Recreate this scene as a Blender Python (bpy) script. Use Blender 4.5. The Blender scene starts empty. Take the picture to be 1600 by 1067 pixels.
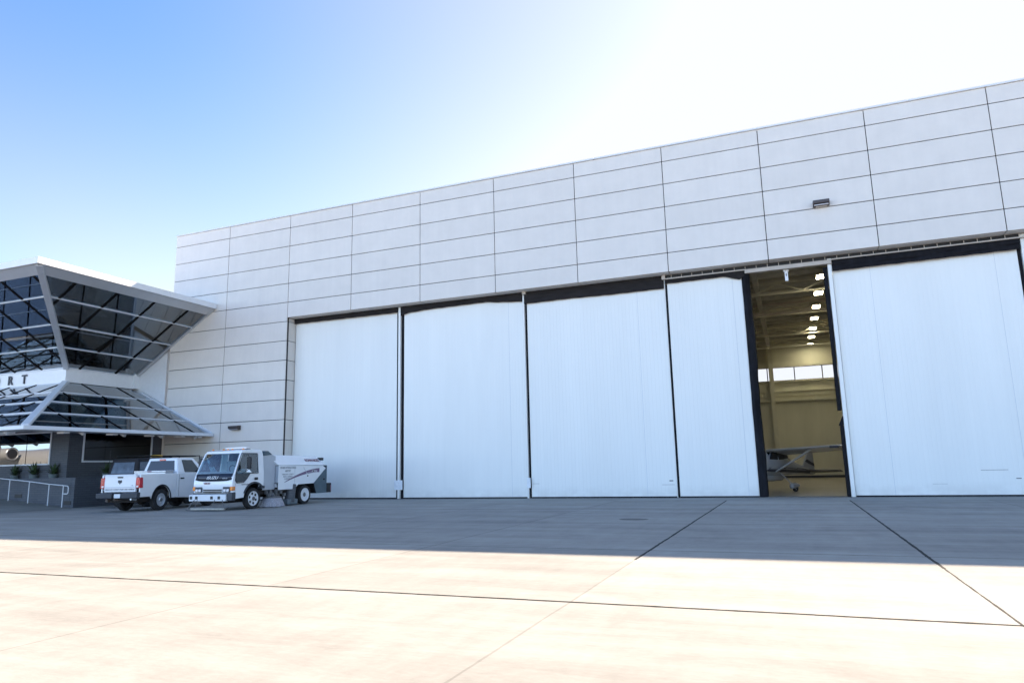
import bpy, bmesh, math, random
from mathutils import Vector, Matrix
R = math.radians
random.seed(7)
scene = bpy.context.scene
COL = scene.collection

# ------------------------------------------------------------------ camera
CAM = (19.545, -28.113, 1.46)
YAW, PITCH, ROLL = -0.3750, 0.1755, -0.0228
cd = bpy.data.cameras.new("camera")
cam = bpy.data.objects.new("camera", cd)
COL.objects.link(cam)
fwd = Vector((math.sin(YAW) * math.cos(PITCH), math.cos(YAW) * math.cos(PITCH), math.sin(PITCH)))
rgt = Vector((math.cos(YAW), -math.sin(YAW), 0))
upv = rgt.cross(fwd)
c_, s_ = math.cos(ROLL), math.sin(ROLL)
r2 = rgt * c_ - upv * s_ * -1
u2 = upv * c_ - rgt * s_
M = Matrix((r2, u2, -fwd)).transposed().to_4x4()
M.translation = Vector(CAM)
cam.matrix_world = M
cd.sensor_width = 36.0
cd.lens = 1082.94 / 1600 * 36
cd.clip_end = 6000
cd.clip_start = 0.05
scene.camera = cam

# ------------------------------------------------------------------ light
SUNV = Vector((0.50, 1.151, 1.0)).normalized()
ELEV = math.asin(SUNV.z)
AZ = math.atan2(SUNV.x, SUNV.y)
world = bpy.data.worlds.new("World")
scene.world = world
world.use_nodes = True
nt = world.node_tree
for n in list(nt.nodes):
    nt.nodes.remove(n)
sky = nt.nodes.new("ShaderNodeTexSky")
sky.sky_type = 'NISHITA'
sky.sun_disc = False
sky.sun_elevation = ELEV
sky.sun_rotation = AZ
sky.altitude = 0
sky.air_density = 0.6
sky.dust_density = 0.3
sky.ozone_density = 2.0
bg = nt.nodes.new("ShaderNodeBackground")
bg.inputs[1].default_value = 0.092
wo = nt.nodes.new("ShaderNodeOutputWorld")
hs = nt.nodes.new("ShaderNodeHueSaturation")
hs.inputs["Saturation"].default_value = 1.12
nt.links.new(sky.outputs[0], hs.inputs["Color"])
# milky high haze: paler sky low down and towards the sun
hz = nt.nodes.new("ShaderNodeHueSaturation")
hz.inputs["Saturation"].default_value = 0.30
hz.inputs["Value"].default_value = 0.68
nt.links.new(sky.outputs[0], hz.inputs["Color"])
wtc = nt.nodes.new("ShaderNodeTexCoord")
wsp = nt.nodes.new("ShaderNodeSeparateXYZ")
nt.links.new(wtc.outputs["Generated"], wsp.inputs[0])
wdp = nt.nodes.new("ShaderNodeVectorMath")
wdp.operation = 'DOT_PRODUCT'
wdp.inputs[1].default_value = tuple(SUNV)
nt.links.new(wtc.outputs["Generated"], wdp.inputs[0])


def wrange(sock, a, b_, c, d):
    n = nt.nodes.new("ShaderNodeMapRange")
    n.interpolation_type = 'SMOOTHSTEP'
    for i, v in enumerate((a, b_, c, d)):
        n.inputs[i + 1].default_value = v
    nt.links.new(sock, n.inputs[0])
    return n.outputs[0]


w1 = wrange(wdp.outputs["Value"], 0.45, 0.95, 0.0, 0.85)
w2a = wrange(wsp.outputs[2], 0.60, 0.15, 0.0, 0.75)
w2b = wrange(wdp.outputs["Value"], 0.05, 0.35, 0.0, 1.0)
w2m = nt.nodes.new("ShaderNodeMath")
w2m.operation = 'MULTIPLY'
nt.links.new(w2a, w2m.inputs[0])
nt.links.new(w2b, w2m.inputs[1])
w2 = w2m.outputs[0]
wa = nt.nodes.new("ShaderNodeMath")
wa.operation = 'ADD'
wa.use_clamp = True
nt.links.new(w1, wa.inputs[0])
nt.links.new(w2, wa.inputs[1])
wm = nt.nodes.new("ShaderNodeMix")
wm.data_type = 'RGBA'
nt.links.new(wa.outputs[0], wm.inputs[0])
nt.links.new(hs.outputs[0], wm.inputs[6])
nt.links.new(hz.outputs[0], wm.inputs[7])
# added fill: sky opposite the sun made brighter to lift the shaded facade
cap = nt.nodes.new("ShaderNodeVectorMath")
cap.operation = 'MINIMUM'
cap.inputs[1].default_value = (2.24, 2.29, 2.38)
nt.links.new(wm.outputs[2], cap.inputs[0])
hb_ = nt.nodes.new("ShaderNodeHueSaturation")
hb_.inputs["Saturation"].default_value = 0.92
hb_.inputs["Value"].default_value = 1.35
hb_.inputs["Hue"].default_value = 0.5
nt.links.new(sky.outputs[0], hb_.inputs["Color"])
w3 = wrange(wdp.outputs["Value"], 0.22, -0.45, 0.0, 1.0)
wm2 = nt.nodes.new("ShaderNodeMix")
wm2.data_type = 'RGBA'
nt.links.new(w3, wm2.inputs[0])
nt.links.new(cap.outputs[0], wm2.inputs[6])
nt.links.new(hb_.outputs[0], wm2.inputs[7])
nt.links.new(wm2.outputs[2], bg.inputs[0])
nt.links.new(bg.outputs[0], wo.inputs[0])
sd = bpy.data.lights.new("sun", 'SUN')
sd.energy = 3.1
sd.angle = R(0.5)
sd.color = (1.0, 0.83, 0.66)
sun = bpy.data.objects.new("sun", sd)
COL.objects.link(sun)
sun.rotation_euler = SUNV.to_track_quat('Z', 'Y').to_euler()
vs = scene.view_settings
vs.view_transform = 'Standard'
vs.look = 'None'
vs.gamma = 1
vs.exposure = 2.25

# ------------------------------------------------------------------ materials
MATS = {}


def mat(name, color, rough=0.6, metal=0.0, var=0.0, vscale=3.0, bump=0.0, bscale=40.0, emit=0.0,
        coat=0.0, spec=0.5, stretch=(1, 1, 1), brick=None, var2=0.0):
    m = bpy.data.materials.new(name)
    m.use_nodes = True
    t = m.node_tree
    b = t.nodes["Principled BSDF"]
    b.inputs["Base Color"].default_value = (*color, 1)
    b.inputs["Roughness"].default_value = rough
    b.inputs["Metallic"].default_value = metal
    b.inputs["Coat Weight"].default_value = coat
    b.inputs["Coat Roughness"].default_value = 0.06
    b.inputs["Specular IOR Level"].default_value = spec
    tc = t.nodes.new("ShaderNodeTexCoord")
    mp = t.nodes.new("ShaderNodeMapping")
    mp.inputs["Scale"].default_value = stretch
    t.links.new(tc.outputs["Object"], mp.inputs[0])
    if var > 0:
        nz = t.nodes.new("ShaderNodeTexNoise")
        nz.inputs["Scale"].default_value = vscale
        nz.inputs["Detail"].default_value = 6
        nz.inputs["Roughness"].default_value = 0.6
        t.links.new(mp.outputs[0], nz.inputs["Vector"])
        rp = t.nodes.new("ShaderNodeMapRange")
        rp.inputs[1].default_value = 0.3
        rp.inputs[2].default_value = 0.7
        rp.inputs[3].default_value = 1 - var
        rp.inputs[4].default_value = 1 + var
        t.links.new(nz.outputs["Fac"], rp.inputs[0])
        mx = t.nodes.new("ShaderNodeVectorMath")
        mx.operation = 'SCALE'
        mx.inputs[0].default_value = color
        t.links.new(rp.outputs[0], mx.inputs["Scale"])
        t.links.new(mx.outputs[0], b.inputs["Base Color"])
    if bump > 0:
        nb = t.nodes.new("ShaderNodeTexNoise")
        nb.inputs["Scale"].default_value = bscale
        nb.inputs["Detail"].default_value = 4
        t.links.new(mp.outputs[0], nb.inputs["Vector"])
        bp = t.nodes.new("ShaderNodeBump")
        bp.inputs["Strength"].default_value = bump
        bp.inputs["Distance"].default_value = 0.01
        t.links.new(nb.outputs["Fac"], bp.inputs["Height"])
        t.links.new(bp.outputs[0], b.inputs["Normal"])
    if emit > 0:
        b.inputs["Emission Color"].default_value = (*color, 1)
        b.inputs["Emission Strength"].default_value = emit
    MATS[name] = m
    return m


def glass(name, tint, reflect=0.12, rough=0.0):
    m = bpy.data.materials.new(name)
    m.use_nodes = True
    t = m.node_tree
    for n in list(t.nodes):
        t.nodes.remove(n)
    o = t.nodes.new("ShaderNodeOutputMaterial")
    tr = t.nodes.new("ShaderNodeBsdfTransparent")
    tr.inputs[0].default_value = (*tint, 1)
    gl = t.nodes.new("ShaderNodeBsdfGlossy")
    gl.inputs["Roughness"].default_value = rough
    gl.inputs["Color"].default_value = (0.92, 0.96, 1.0, 1)
    fr = t.nodes.new("ShaderNodeFresnel")
    fr.inputs[0].default_value = 1.5
    ad = t.nodes.new("ShaderNodeMath")
    ad.operation = 'MULTIPLY_ADD'
    ad.inputs[1].default_value = 1.0
    ad.inputs[2].default_value = reflect
    ad.use_clamp = True
    t.links.new(fr.outputs[0], ad.inputs[0])
    mx = t.nodes.new("ShaderNodeMixShader")
    t.links.new(ad.outputs[0], mx.inputs[0])
    t.links.new(tr.outputs[0], mx.inputs[1])
    t.links.new(gl.outputs[0], mx.inputs[2])
    t.links.new(mx.outputs[0], o.inputs[0])
    MATS[name] = m
    return m


stucco = mat("stucco", (0.75, 0.70, 0.64), 0.85, var=0.035, vscale=1.2, bump=0.35, bscale=220)
joint_dark = mat("joint_dark", (0.03, 0.026, 0.026), 0.9)
white_trim = mat("white_trim", (0.78, 0.79, 0.80), 0.45, var=0.03, vscale=5)
coping_m = mat("coping_metal", (0.72, 0.73, 0.75), 0.4, var=0.03)
door_white = mat("door_white", (0.82, 0.815, 0.77), 0.42, var=0.03, vscale=0.8, stretch=(1, 1, 0.15))
door_dirty = mat("door_dirty", (0.76, 0.78, 0.80), 0.5, var=0.12, vscale=7)
rubber = mat("rubber_black", (0.012, 0.012, 0.015), 0.8, spec=.15, var=0.35, vscale=5, bump=0.4, bscale=8, stretch=(1, 1, 0.3))
gasket = mat("gasket_fabric", (0.020, 0.017, 0.017), 0.75, spec=.2, var=0.3, vscale=4, stretch=(0.4, 1, 1.5))
tan_steel = mat("tan_steel", (0.50, 0.44, 0.38), 0.55, var=0.08)
int_wall = mat("interior_wall", (0.66, 0.63, 0.50), 0.8, var=0.06, vscale=1, stretch=(1, 1, .2))
int_steel = mat("interior_steel", (0.62, 0.59, 0.47), 0.6, var=0.05)
int_ceil = mat("interior_ceiling", (0.58, 0.56, 0.48), 0.8, var=0.1, vscale=2)
int_floor = mat("interior_floor", (0.36, 0.33, 0.27), 0.28, var=0.12, vscale=0.6)
lamp_warm = mat("lamp_warm", (1.0, 0.92, 0.64), 0.5, emit=13.0)
dark_metal = mat("dark_metal", (0.035, 0.03, 0.03), 0.45)
bronze = mat("bronze_housing", (0.06, 0.045, 0.04), 0.4)
brick_m = mat("dark_brick", (0.085, 0.10, 0.125), 0.7)
alu = mat("aluminium", (0.55, 0.57, 0.60), 0.38, metal=0.4, var=0.04)
alu_white = mat("aluminium_white", (0.72, 0.75, 0.79), 0.4, var=0.03)
black_bar = mat("black_bar", (0.005, 0.005, 0.006), 0.7, spec=0.1)
glass_up = glass("glass_dark", (0.62, 0.80, 0.90), 0.17)
glass_lo = glass("glass_canopy", (0.58, 0.64, 0.68), 0.20)
glass_mirror = glass("glass_reflective", (0.03, 0.035, 0.04), 0.16)
glass_black = glass("glass_black", (0.04, 0.04, 0.05), 0.0)
glass_clear = glass("glass_clear", (0.97, 0.98, 1.0), -0.045)
glass_cab = glass("glass_cab", (0.74, 0.94, 0.96), 0.12)
car_glass = mat("car_glass", (0.012, 0.02, 0.026), 0.04, spec=0.8)
car_white = mat("car_paint_white", (0.86, 0.87, 0.88), 0.3, coat=0.8, var=0.015, vscale=4)
car_dark = mat("car_paint_dark", (0.03, 0.035, 0.045), 0.3, coat=0.7)
soft_top = mat("soft_top", (0.012, 0.012, 0.015), 0.8, bump=0.3)
plastic_grey = mat("plastic_grey", (0.05, 0.055, 0.065), 0.55, var=0.1)
plastic_black = mat("plastic_black", (0.012, 0.012, 0.014), 0.5)
tyre_m = mat("tyre", (0.022, 0.022, 0.024), 0.85, bump=0.3, bscale=60, var=0.2)
rim_m = mat("steel_rim", (0.62, 0.64, 0.67), 0.35, metal=0.55, var=0.1)
rim_white = mat("white_rim", (0.74, 0.75, 0.77), 0.4, var=0.08)
chassis = mat("chassis", (0.02, 0.015, 0.013), 0.85, var=0.4, vscale=8)
rust = mat("rusty_metal", (0.11, 0.075, 0.055), 0.7, var=0.4, vscale=9)
grime = mat("grimy_metal", (0.16, 0.16, 0.16), 0.55, metal=0.3, var=0.4, vscale=12)
red_lens = mat("red_lens", (0.55, 0.01, 0.02), 0.15, coat=0.8)
white_lens = mat("white_lens", (0.75, 0.75, 0.78), 0.12, coat=0.8)
amber_lens = mat("amber_lens", (0.85, 0.25, 0.02), 0.15, coat=0.8)
yellow_lens = mat("yellow_lens", (0.95, 0.55, 0.04), 0.25)
chrome = mat("bright_metal", (0.55, 0.56, 0.58), 0.35, metal=0.7, var=0.08, vscale=6)
lamp_small = mat("lamp_small", (1, .75, .5), .5, emit=1.2)
navy = mat("navy_band", (0.012, 0.018, 0.035), 0.35, coat=0.1)
letter_dark = mat("letter_dark", (0.03, 0.035, 0.05), 0.5)
letter_grey = mat("letter_grey", (0.10, 0.11, 0.14), 0.5)
letter_white = mat("letter_white", (0.85, 0.85, 0.85), 0.4)
purple = mat("purple_decal", (0.19, 0.12, 0.20), 0.4)
maroon = mat("maroon_decal", (0.30, 0.16, 0.19), 0.4)
slate = mat("slate_green", (0.085, 0.125, 0.15), 0.5, var=0.12)
panel_blue = mat("panel_greyblue", (0.50, 0.53, 0.57), 0.45, var=0.04)
bristle = mat("bristle", (0.36, 0.35, 0.38), 0.9, var=0.45, vscale=60, stretch=(1, 1, 0.05), bump=0.8, bscale=80)
leaf_m = mat("leaf", (0.05, 0.09, 0.035), 0.6, var=0.5, vscale=8)
pot_m = mat("pot", (0.13, 0.17, 0.18), 0.6, var=0.1)
seat_m = mat("seat_fabric", (0.26, 0.28, 0.30), 0.9)
plane_white = mat("aircraft_white", (0.42, 0.42, 0.42), 0.25, coat=0.4)
plane_dark = mat("aircraft_stripe", (0.03, 0.03, 0.04), 0.4)
wood_pale = mat("pale_wood", (0.42, 0.40, 0.34), 0.8, var=0.3, vscale=15)
soil = mat("walkway_concrete", (0.22, 0.21, 0.20), 0.9, var=0.1)


def brick_nodes(m, c1, c2, mortar, w=0.40, hgt=0.10):
    t = m.node_tree
    b = t.nodes["Principled BSDF"]
    tc = t.nodes.new("ShaderNodeTexCoord")
    sp = t.nodes.new("ShaderNodeSeparateXYZ")
    t.links.new(tc.outputs["Object"], sp.inputs[0])
    ad = t.nodes.new("ShaderNodeMath")
    ad.operation = 'ADD'
    t.links.new(sp.outputs[0], ad.inputs[0])
    t.links.new(sp.outputs[1], ad.inputs[1])
    cb = t.nodes.new("ShaderNodeCombineXYZ")
    t.links.new(ad.outputs[0], cb.inputs[0])
    t.links.new(sp.outputs[2], cb.inputs[1])
    br = t.nodes.new("ShaderNodeTexBrick")
    br.inputs["Scale"].default_value = 1
    br.inputs["Brick Width"].default_value = w
    br.inputs["Row Height"].default_value = hgt
    br.inputs["Mortar Size"].default_value = 0.008
    br.inputs["Color1"].default_value = (*c1, 1)
    br.inputs["Color2"].default_value = (*c2, 1)
    br.inputs["Mortar"].default_value = (*mortar, 1)
    t.links.new(cb.outputs[0], br.inputs["Vector"])
    t.links.new(br.outputs["Color"], b.inputs["Base Color"])
    bp = t.nodes.new("ShaderNodeBump")
    bp.invert = True
    bp.inputs["Strength"].default_value = 0.6
    bp.inputs["Distance"].default_value = 0.01
    t.links.new(br.outputs["Fac"], bp.inputs["Height"])
    t.links.new(bp.outputs[0], b.inputs["Normal"])


def weather(m, island=0.0, streak=0.0, dirt=0.0, dirt_h=0.7, dirt_col=(0.35, 0.33, 0.30)):
    """per-panel tone, vertical rain streaks and splash dirt over the base colour"""
    t = m.node_tree
    b = t.nodes["Principled BSDF"]
    src = b.inputs["Base Color"].links[0].from_socket
    L = t.links
    geo = t.nodes.new("ShaderNodeNewGeometry")
    sp = t.nodes.new("ShaderNodeSeparateXYZ")
    L.new(geo.outputs["Position"], sp.inputs[0])

    def rng(sock, a, c, d, e):
        n = t.nodes.new("ShaderNodeMapRange")
        for k, v in enumerate((a, c, d, e)):
            n.inputs[k + 1].default_value = v
        L.new(sock, n.inputs[0])
        return n.outputs[0]

    def mul(a, c):
        n = t.nodes.new("ShaderNodeMath")
        n.operation = 'MULTIPLY'
        L.new(a, n.inputs[0])
        L.new(c, n.inputs[1])
        return n.outputs[0]

    def nz(scale, st, det=5):
        mp = t.nodes.new("ShaderNodeMapping")
        mp.inputs["Scale"].default_value = st
        L.new(geo.outputs["Position"], mp.inputs[0])
        n = t.nodes.new("ShaderNodeTexNoise")
        n.inputs["Scale"].default_value = scale
        n.inputs["Detail"].default_value = det
        L.new(mp.outputs[0], n.inputs["Vector"])
        return n.outputs["Fac"]
    f = rng(geo.outputs["Random Per Island"], 0, 1, 1 - island, 1 + island)
    f = mul(f, rng(nz(1.0, (5, 1, .12)), .3, .7, 1 - streak, 1 + streak * .6))
    sc = t.nodes.new("ShaderNodeVectorMath")
    sc.operation = 'SCALE'
    L.new(src, sc.inputs[0])
    L.new(f, sc.inputs["Scale"])
    out = sc.outputs[0]
    if dirt > 0:
        d = mul(rng(sp.outputs[2], dirt_h, 0.02, 0, dirt), rng(nz(1.0, (2.2, 1, 3.0), 7), .35, .62, 0, 1))
        mx = t.nodes.new("ShaderNodeMix")
        mx.data_type = 'RGBA'
        mx.inputs[7].default_value = (*dirt_col, 1)
        L.new(d, mx.inputs[0])
        L.new(out, mx.inputs[6])
        out = mx.outputs[2]
    L.new(out, b.inputs["Base Color"])


weather(stucco, 0.018, 0.018, 0.2, 1.0)
weather(door_white, 0.008, 0.012, 0.25, 0.55)
brick_nodes(brick_m, (0.082, 0.092, 0.11), (0.098, 0.108, 0.125), (0.055, 0.062, 0.075))


def concrete_mat(name, xj=True):
    m = bpy.data.materials.new(name)
    m.use_nodes = True
    t = m.node_tree
    L = t.links
    b = t.nodes["Principled BSDF"]
    b.inputs["Roughness"].default_value = 0.95
    b.inputs["Specular IOR Level"].default_value = 0.08
    geo = t.nodes.new("ShaderNodeNewGeometry")
    sp = t.nodes.new("ShaderNodeSeparateXYZ")
    L.new(geo.outputs["Position"], sp.inputs[0])

    def math_(op, a, b_=None, c=None, clamp=False):
        n = t.nodes.new("ShaderNodeMath")
        n.operation = op
        n.use_clamp = clamp
        for i, v in enumerate((a, b_, c)):
            if v is None:
                continue
            if isinstance(v, (int, float)):
                n.inputs[i].default_value = v
            else:
                L.new(v, n.inputs[i])
        return n.outputs[0]

    def noise(scale, stretch=(1, 1, 1), detail=6, rough=0.6, dist=0.0):
        mp = t.nodes.new("ShaderNodeMapping")
        mp.inputs["Scale"].default_value = stretch
        L.new(geo.outputs["Position"], mp.inputs[0])
        n = t.nodes.new("ShaderNodeTexNoise")
        n.inputs["Scale"].default_value = scale
        n.inputs["Detail"].default_value = detail
        n.inputs["Roughness"].default_value = rough
        n.inputs["Distortion"].default_value = dist
        L.new(mp.outputs[0], n.inputs["Vector"])
        return n.outputs["Fac"]

    wob = math_('MULTIPLY', math_('SUBTRACT', noise(0.9, (1, 1, 1), 3), 0.5), 0.035)
    X = math_('ADD', sp.outputs[0], wob)
    Y = math_('ADD', sp.outputs[1], wob)
    big = noise(0.18, (1, 1, 1), 5)
    streak = noise(0.8, (0.25, 1.6, 1), 7, 0.65, 0.4)
    streak2 = noise(2.2, (1.3, 0.35, 1), 6, 0.6)
    fine = noise(14, (0.6, 1.4, 1), 6, 0.75)
    # base tone
    v = math_('MULTIPLY_ADD', math_('SUBTRACT', big, 0.5), 0.45, 1.0)
    v = math_('MULTIPLY_ADD', math_('SUBTRACT', streak, 0.5), 0.75, v)
    v = math_('MULTIPLY_ADD', math_('SUBTRACT', streak2, 0.5), 0.30, v)
    v = math_('MULTIPLY_ADD', math_('SUBTRACT', fine, 0.5), 0.34, v)
    blot = noise(0.42, (1, 1.3, 1), 8, 0.7, 0.8)
    v = math_('MULTIPLY', v, math_('MULTIPLY_ADD', math_('MULTIPLY', math_('SUBTRACT', blot, 0.52, None, True), 5.0, None, True), -0.14, 1.0))
    # slab to slab tone
    XP, X0 = 4.06, 0.97
    YL = [-1.25, -6.15, -11.0, -16.12, -20.66, -25.6, -30.5, -35.4, -40.3]
    xs = math_('DIVIDE', math_('SUBTRACT', X, X0), XP)
    cell = math_('FLOOR', xs)
    ys = math_('FLOOR', math_('DIVIDE', math_('ADD', Y, 1.25), 4.86))
    cb = t.nodes.new("ShaderNodeCombineXYZ")
    L.new(cell, cb.inputs[0])
    L.new(ys, cb.inputs[1])
    wn = t.nodes.new("ShaderNodeTexWhiteNoise")
    wn.noise_dimensions = '2D'
    L.new(cb.outputs[0], wn.inputs[0])
    v = math_('MULTIPLY_ADD', math_('SUBTRACT', wn.outputs[0], 0.5), 0.10, v)
    # joints
    dx = math_('MULTIPLY', math_('ABSOLUTE', math_('SUBTRACT', xs, math_('ROUND', xs))), XP)
    wj = math_('MULTIPLY_ADD', noise(3.0, (1, 1, 1), 4), 0.020, 0.004)
    lx = math_('LESS_THAN', dx, math_('MULTIPLY', wj, math_('MULTIPLY_ADD', math_('GREATER_THAN', sp.outputs[1], -17.3), 0.8, 0.9)))
    inrange = math_('LESS_THAN', sp.outputs[1], -1.25)
    # strength by column and distance from the building
    right = math_('GREATER_THAN', xs, 3.5)
    right = math_('MULTIPLY', right, math_('LESS_THAN', xs, 5.5))
    near = math_('GREATER_THAN', sp.outputs[1], -17.3)
    col5 = math_('MULTIPLY', math_('GREATER_THAN', xs, 4.6), math_('LESS_THAN', xs, 5.5))
    s = math_('MULTIPLY', right, near)
    s = math_('MAXIMUM', s, col5)
    s = math_('MULTIPLY_ADD', s, 0.66, 0.24)
    jx = math_('MULTIPLY', math_('MULTIPLY', lx, inrange), s)
    tot = jx
    for yl, st in zip(YL, [0.35, 0.55, 0.6, 0.6, 1.0, 0.3, 0.3, 0.3, 0.3]):
        d = math_('ABSOLUTE', math_('SUBTRACT', Y, yl))
        j = math_('MULTIPLY', math_('LESS_THAN', d, math_('MULTIPLY', wj, 2.3 if st > .8 else 1.3)), st)
        tot = math_('MAXIMUM', tot, j)
    # oil spots
    sn = noise(0.55, (1, 1, 1), 2, 0.4)
    ex = math_('SUBTRACT', sp.outputs[0], 15.62)
    ey = math_('SUBTRACT', sp.outputs[1], -9.85)
    rr_ = math_('ADD', math_('MULTIPLY', ex, ex), math_('MULTIPLY', math_('MULTIPLY', ey, ey), 1.5))
    spot = math_('MULTIPLY', math_('LESS_THAN', math_('ADD', rr_, math_('MULTIPLY', fine, 0.12)), 0.20), 0.5)
    v = math_('SUBTRACT', v, spot)
    v = math_('MULTIPLY', v, math_('MULTIPLY_ADD', tot, -0.92, 1.0))
    v = math_('MAXIMUM', v, 0.03)
    sc = t.nodes.new("ShaderNodeVectorMath")
    sc.operation = 'SCALE'
    sc.inputs[0].default_value = (0.335, 0.325, 0.295)
    L.new(v, sc.inputs["Scale"])
    L.new(sc.outputs[0], b.inputs["Base Color"])
    bp = t.nodes.new("ShaderNodeBump")
    bp.inputs["Strength"].default_value = 0.25
    bp.inputs["Distance"].default_value = 0.01
    L.new(math_('SUBTRACT', fine, math_('MULTIPLY', tot, 1.5)), bp.inputs["Height"])
    L.new(bp.outputs[0], b.inputs["Normal"])
    return m


concrete = concrete_mat("concrete_apron")


# ------------------------------------------------------------------ mesh helpers
class MB:
    def __init__(s):
        s.v, s.f = [], []

    def add(s, vs_, fs):
        o = len(s.v)
        s.v += [tuple(p) for p in vs_]
        s.f += [tuple(i + o for i in f) for f in fs]
        return s

    def box(s, x0, x1, y0, y1, z0, z1):
        vs_ = [(x, y, z) for z in (z0, z1) for x, y in ((x0, y0), (x1, y0), (x1, y1), (x0, y1))]
        return s.add(vs_, [(0, 3, 2, 1), (4, 5, 6, 7), (0, 1, 5, 4), (1, 2, 6, 5), (2, 3, 7, 6), (3, 0, 4, 7)])

    def hexa(s, b4, t4):
        return s.add(list(b4) + list(t4), [(0, 3, 2, 1), (4, 5, 6, 7), (0, 1, 5, 4), (1, 2, 6, 5), (2, 3, 7, 6), (3, 0, 4, 7)])

    def slab(s, pts, th):
        """flat polygon given thickness along its normal (centred)"""
        P = [Vector(p) for p in pts]
        n = Vector((0, 0, 0))
        for i in range(len(P)):
            a, b = P[i], P[(i + 1) % len(P)]
            n += a.cross(b)
        n.normalize()
        k = len(P)
        A = [p - n * th / 2 for p in P]
        B = [p + n * th / 2 for p in P]
        fs = [tuple(reversed(range(k))), tuple(range(k, 2 * k))]
        fs += [(i, (i + 1) % k, k + (i + 1) % k, k + i) for i in range(k)]
        return s.add(A + B, fs)

    def prism(s, poly, axis, a0, a1):
        """poly in the two other axes (in xyz order), extruded along axis"""
        k = len(poly)

        def mk(a):
            if axis == 'x':
                return [(a, p, q) for p, q in poly]
            if axis == 'y':
                return [(p, a, q) for p, q in poly]
            return [(p, q, a) for p, q in poly]
        fs = [tuple(reversed(range(k))), tuple(range(k, 2 * k))]
        fs += [(i, (i + 1) % k, k + (i + 1) % k, k + i) for i in range(k)]
        return s.add(mk(a0) + mk(a1), fs)

    def tube(s, p0, p1, r, n=10, r1=None):
        a, b = Vector(p0), Vector(p1)
        d = (b - a)
        if d.length < 1e-6:
            return s
        q = d.to_track_quat('Z', 'Y')
        r1 = r if r1 is None else r1
        vs_ = []
        for c, rr in ((a, r), (b, r1)):
            for i in range(n):
                t = 2 * math.pi * i / n
                vs_.append(c + q @ Vector((rr * math.cos(t), rr * math.sin(t), 0)))
        fs = [(i, (i + 1) % n, n + (i + 1) % n, n + i) for i in range(n)]
        fs += [tuple(reversed(range(n))), tuple(range(n, 2 * n))]
        return s.add(vs_, fs)

    def path(s, pts, r, n=10):
        for a, b in zip(pts[:-1], pts[1:]):
            s.tube(a, b, r, n)
        return s

    def bar(s, p0, p1, w, h, up=(0, 0, 1)):
        """rectangular bar, w across, h along 'up'"""
        a, b = Vector(p0), Vector(p1)
        d = (b - a).normalized()
        u = Vector(up)
        u = (u - d * u.dot(d)).normalized()
        r = d.cross(u)
        q = lambda c: [c - r * w / 2 - u * h / 2, c + r * w / 2 - u * h / 2, c + r * w / 2 + u * h / 2, c - r * w / 2 + u * h / 2]
        return s.add(q(a) + q(b), [(3, 2, 1, 0), (4, 5, 6, 7), (0, 1, 5, 4), (1, 2, 6, 5), (2, 3, 7, 6), (3, 0, 4, 7)])

    def lathe(s, prof, c, axis='z', n=32):
        """prof list of (radius, along axis)"""
        vs_, fs = [], []
        k = len(prof)
        for r, a in prof:
            for i in range(n):
                t = 2 * math.pi * i / n
                u, w = r * math.cos(t), r * math.sin(t)
                if axis == 'z':
                    vs_.append((c[0] + u, c[1] + w, c[2] + a))
                elif axis == 'x':
                    vs_.append((c[0] + a, c[1] + u, c[2] + w))
                else:
                    vs_.append((c[0] + w, c[1] + a, c[2] + u))
        for j in range(k - 1):
            for i in range(n):
                fs.append((j * n + i, j * n + (i + 1) % n, (j + 1) * n + (i + 1) % n, (j + 1) * n + i))
        fs.append(tuple(reversed(range(n))))
        fs.append(tuple(range((k - 1) * n, k * n)))
        return s.add(vs_, fs)

    def loft(s, secs, n=24, power=2.0):
        """secs: (y, cx, cz, rx, rz) closed loft along y"""
        vs_, fs = [], []
        for sec in secs:
            y, cx, cz, rx, rz = sec[:5]
            for i in range(n):
                t = 2 * math.pi * i / n
                c, q = math.cos(t), math.sin(t)
                e = 2.0 / power
                vs_.append((cx + rx * math.copysign(abs(c) ** e, c), y, cz + rz * math.copysign(abs(q) ** e, q)))
        k = len(secs)
        for j in range(k - 1):
            for i in range(n):
                fs.append((j * n + i, j * n + (i + 1) % n, (j + 1) * n + (i + 1) % n, (j + 1) * n + i))
        fs.append(tuple(reversed(range(n))))
        fs.append(tuple(range((k - 1) * n, k * n)))
        return s.add(vs_, fs)

    def xform(s, fn):
        s.v = [tuple(fn(*p)) for p in s.v]
        return s

    def build(s, name, m, parent=None, smooth=False, bevel=0.0, segs=2, ang=35):
        me = bpy.data.meshes.new(name)
        me.from_pydata([tuple(p) for p in s.v], [], s.f)
        bm = bmesh.new()
        bm.from_mesh(me)
        bmesh.ops.recalc_face_normals(bm, faces=bm.faces)
        bm.to_mesh(me)
        bm.free()
        me.materials.append(m)
        if smooth:
            me.shade_smooth()
            me.set_sharp_from_angle(angle=R(ang))
        o = bpy.data.objects.new(name, me)
        COL.objects.link(o)
        if parent is not None:
            o.parent = parent
        if bevel > 0:
            bv = o.modifiers.new("bevel", 'BEVEL')
            bv.width = bevel
            bv.segments = segs
            bv.limit_method = 'ANGLE'
            bv.angle_limit = R(28)
            bv.harden_normals = False
            me.shade_smooth()
            me.set_sharp_from_angle(angle=R(50))
        return o


def tag(o, label, cat, group=None):
    o["label"] = label
    o["category"] = cat
    if group:
        o["group"] = group
    return o


def thing(name, label, cat, loc=(0, 0, 0), rz=0.0, group=None):
    o = bpy.data.objects.new(name, None)
    COL.objects.link(o)
    o.location = loc
    o.rotation_euler = (0, 0, rz)
    o.empty_display_size = 0.3
    return tag(o, label, cat, group)


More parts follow.
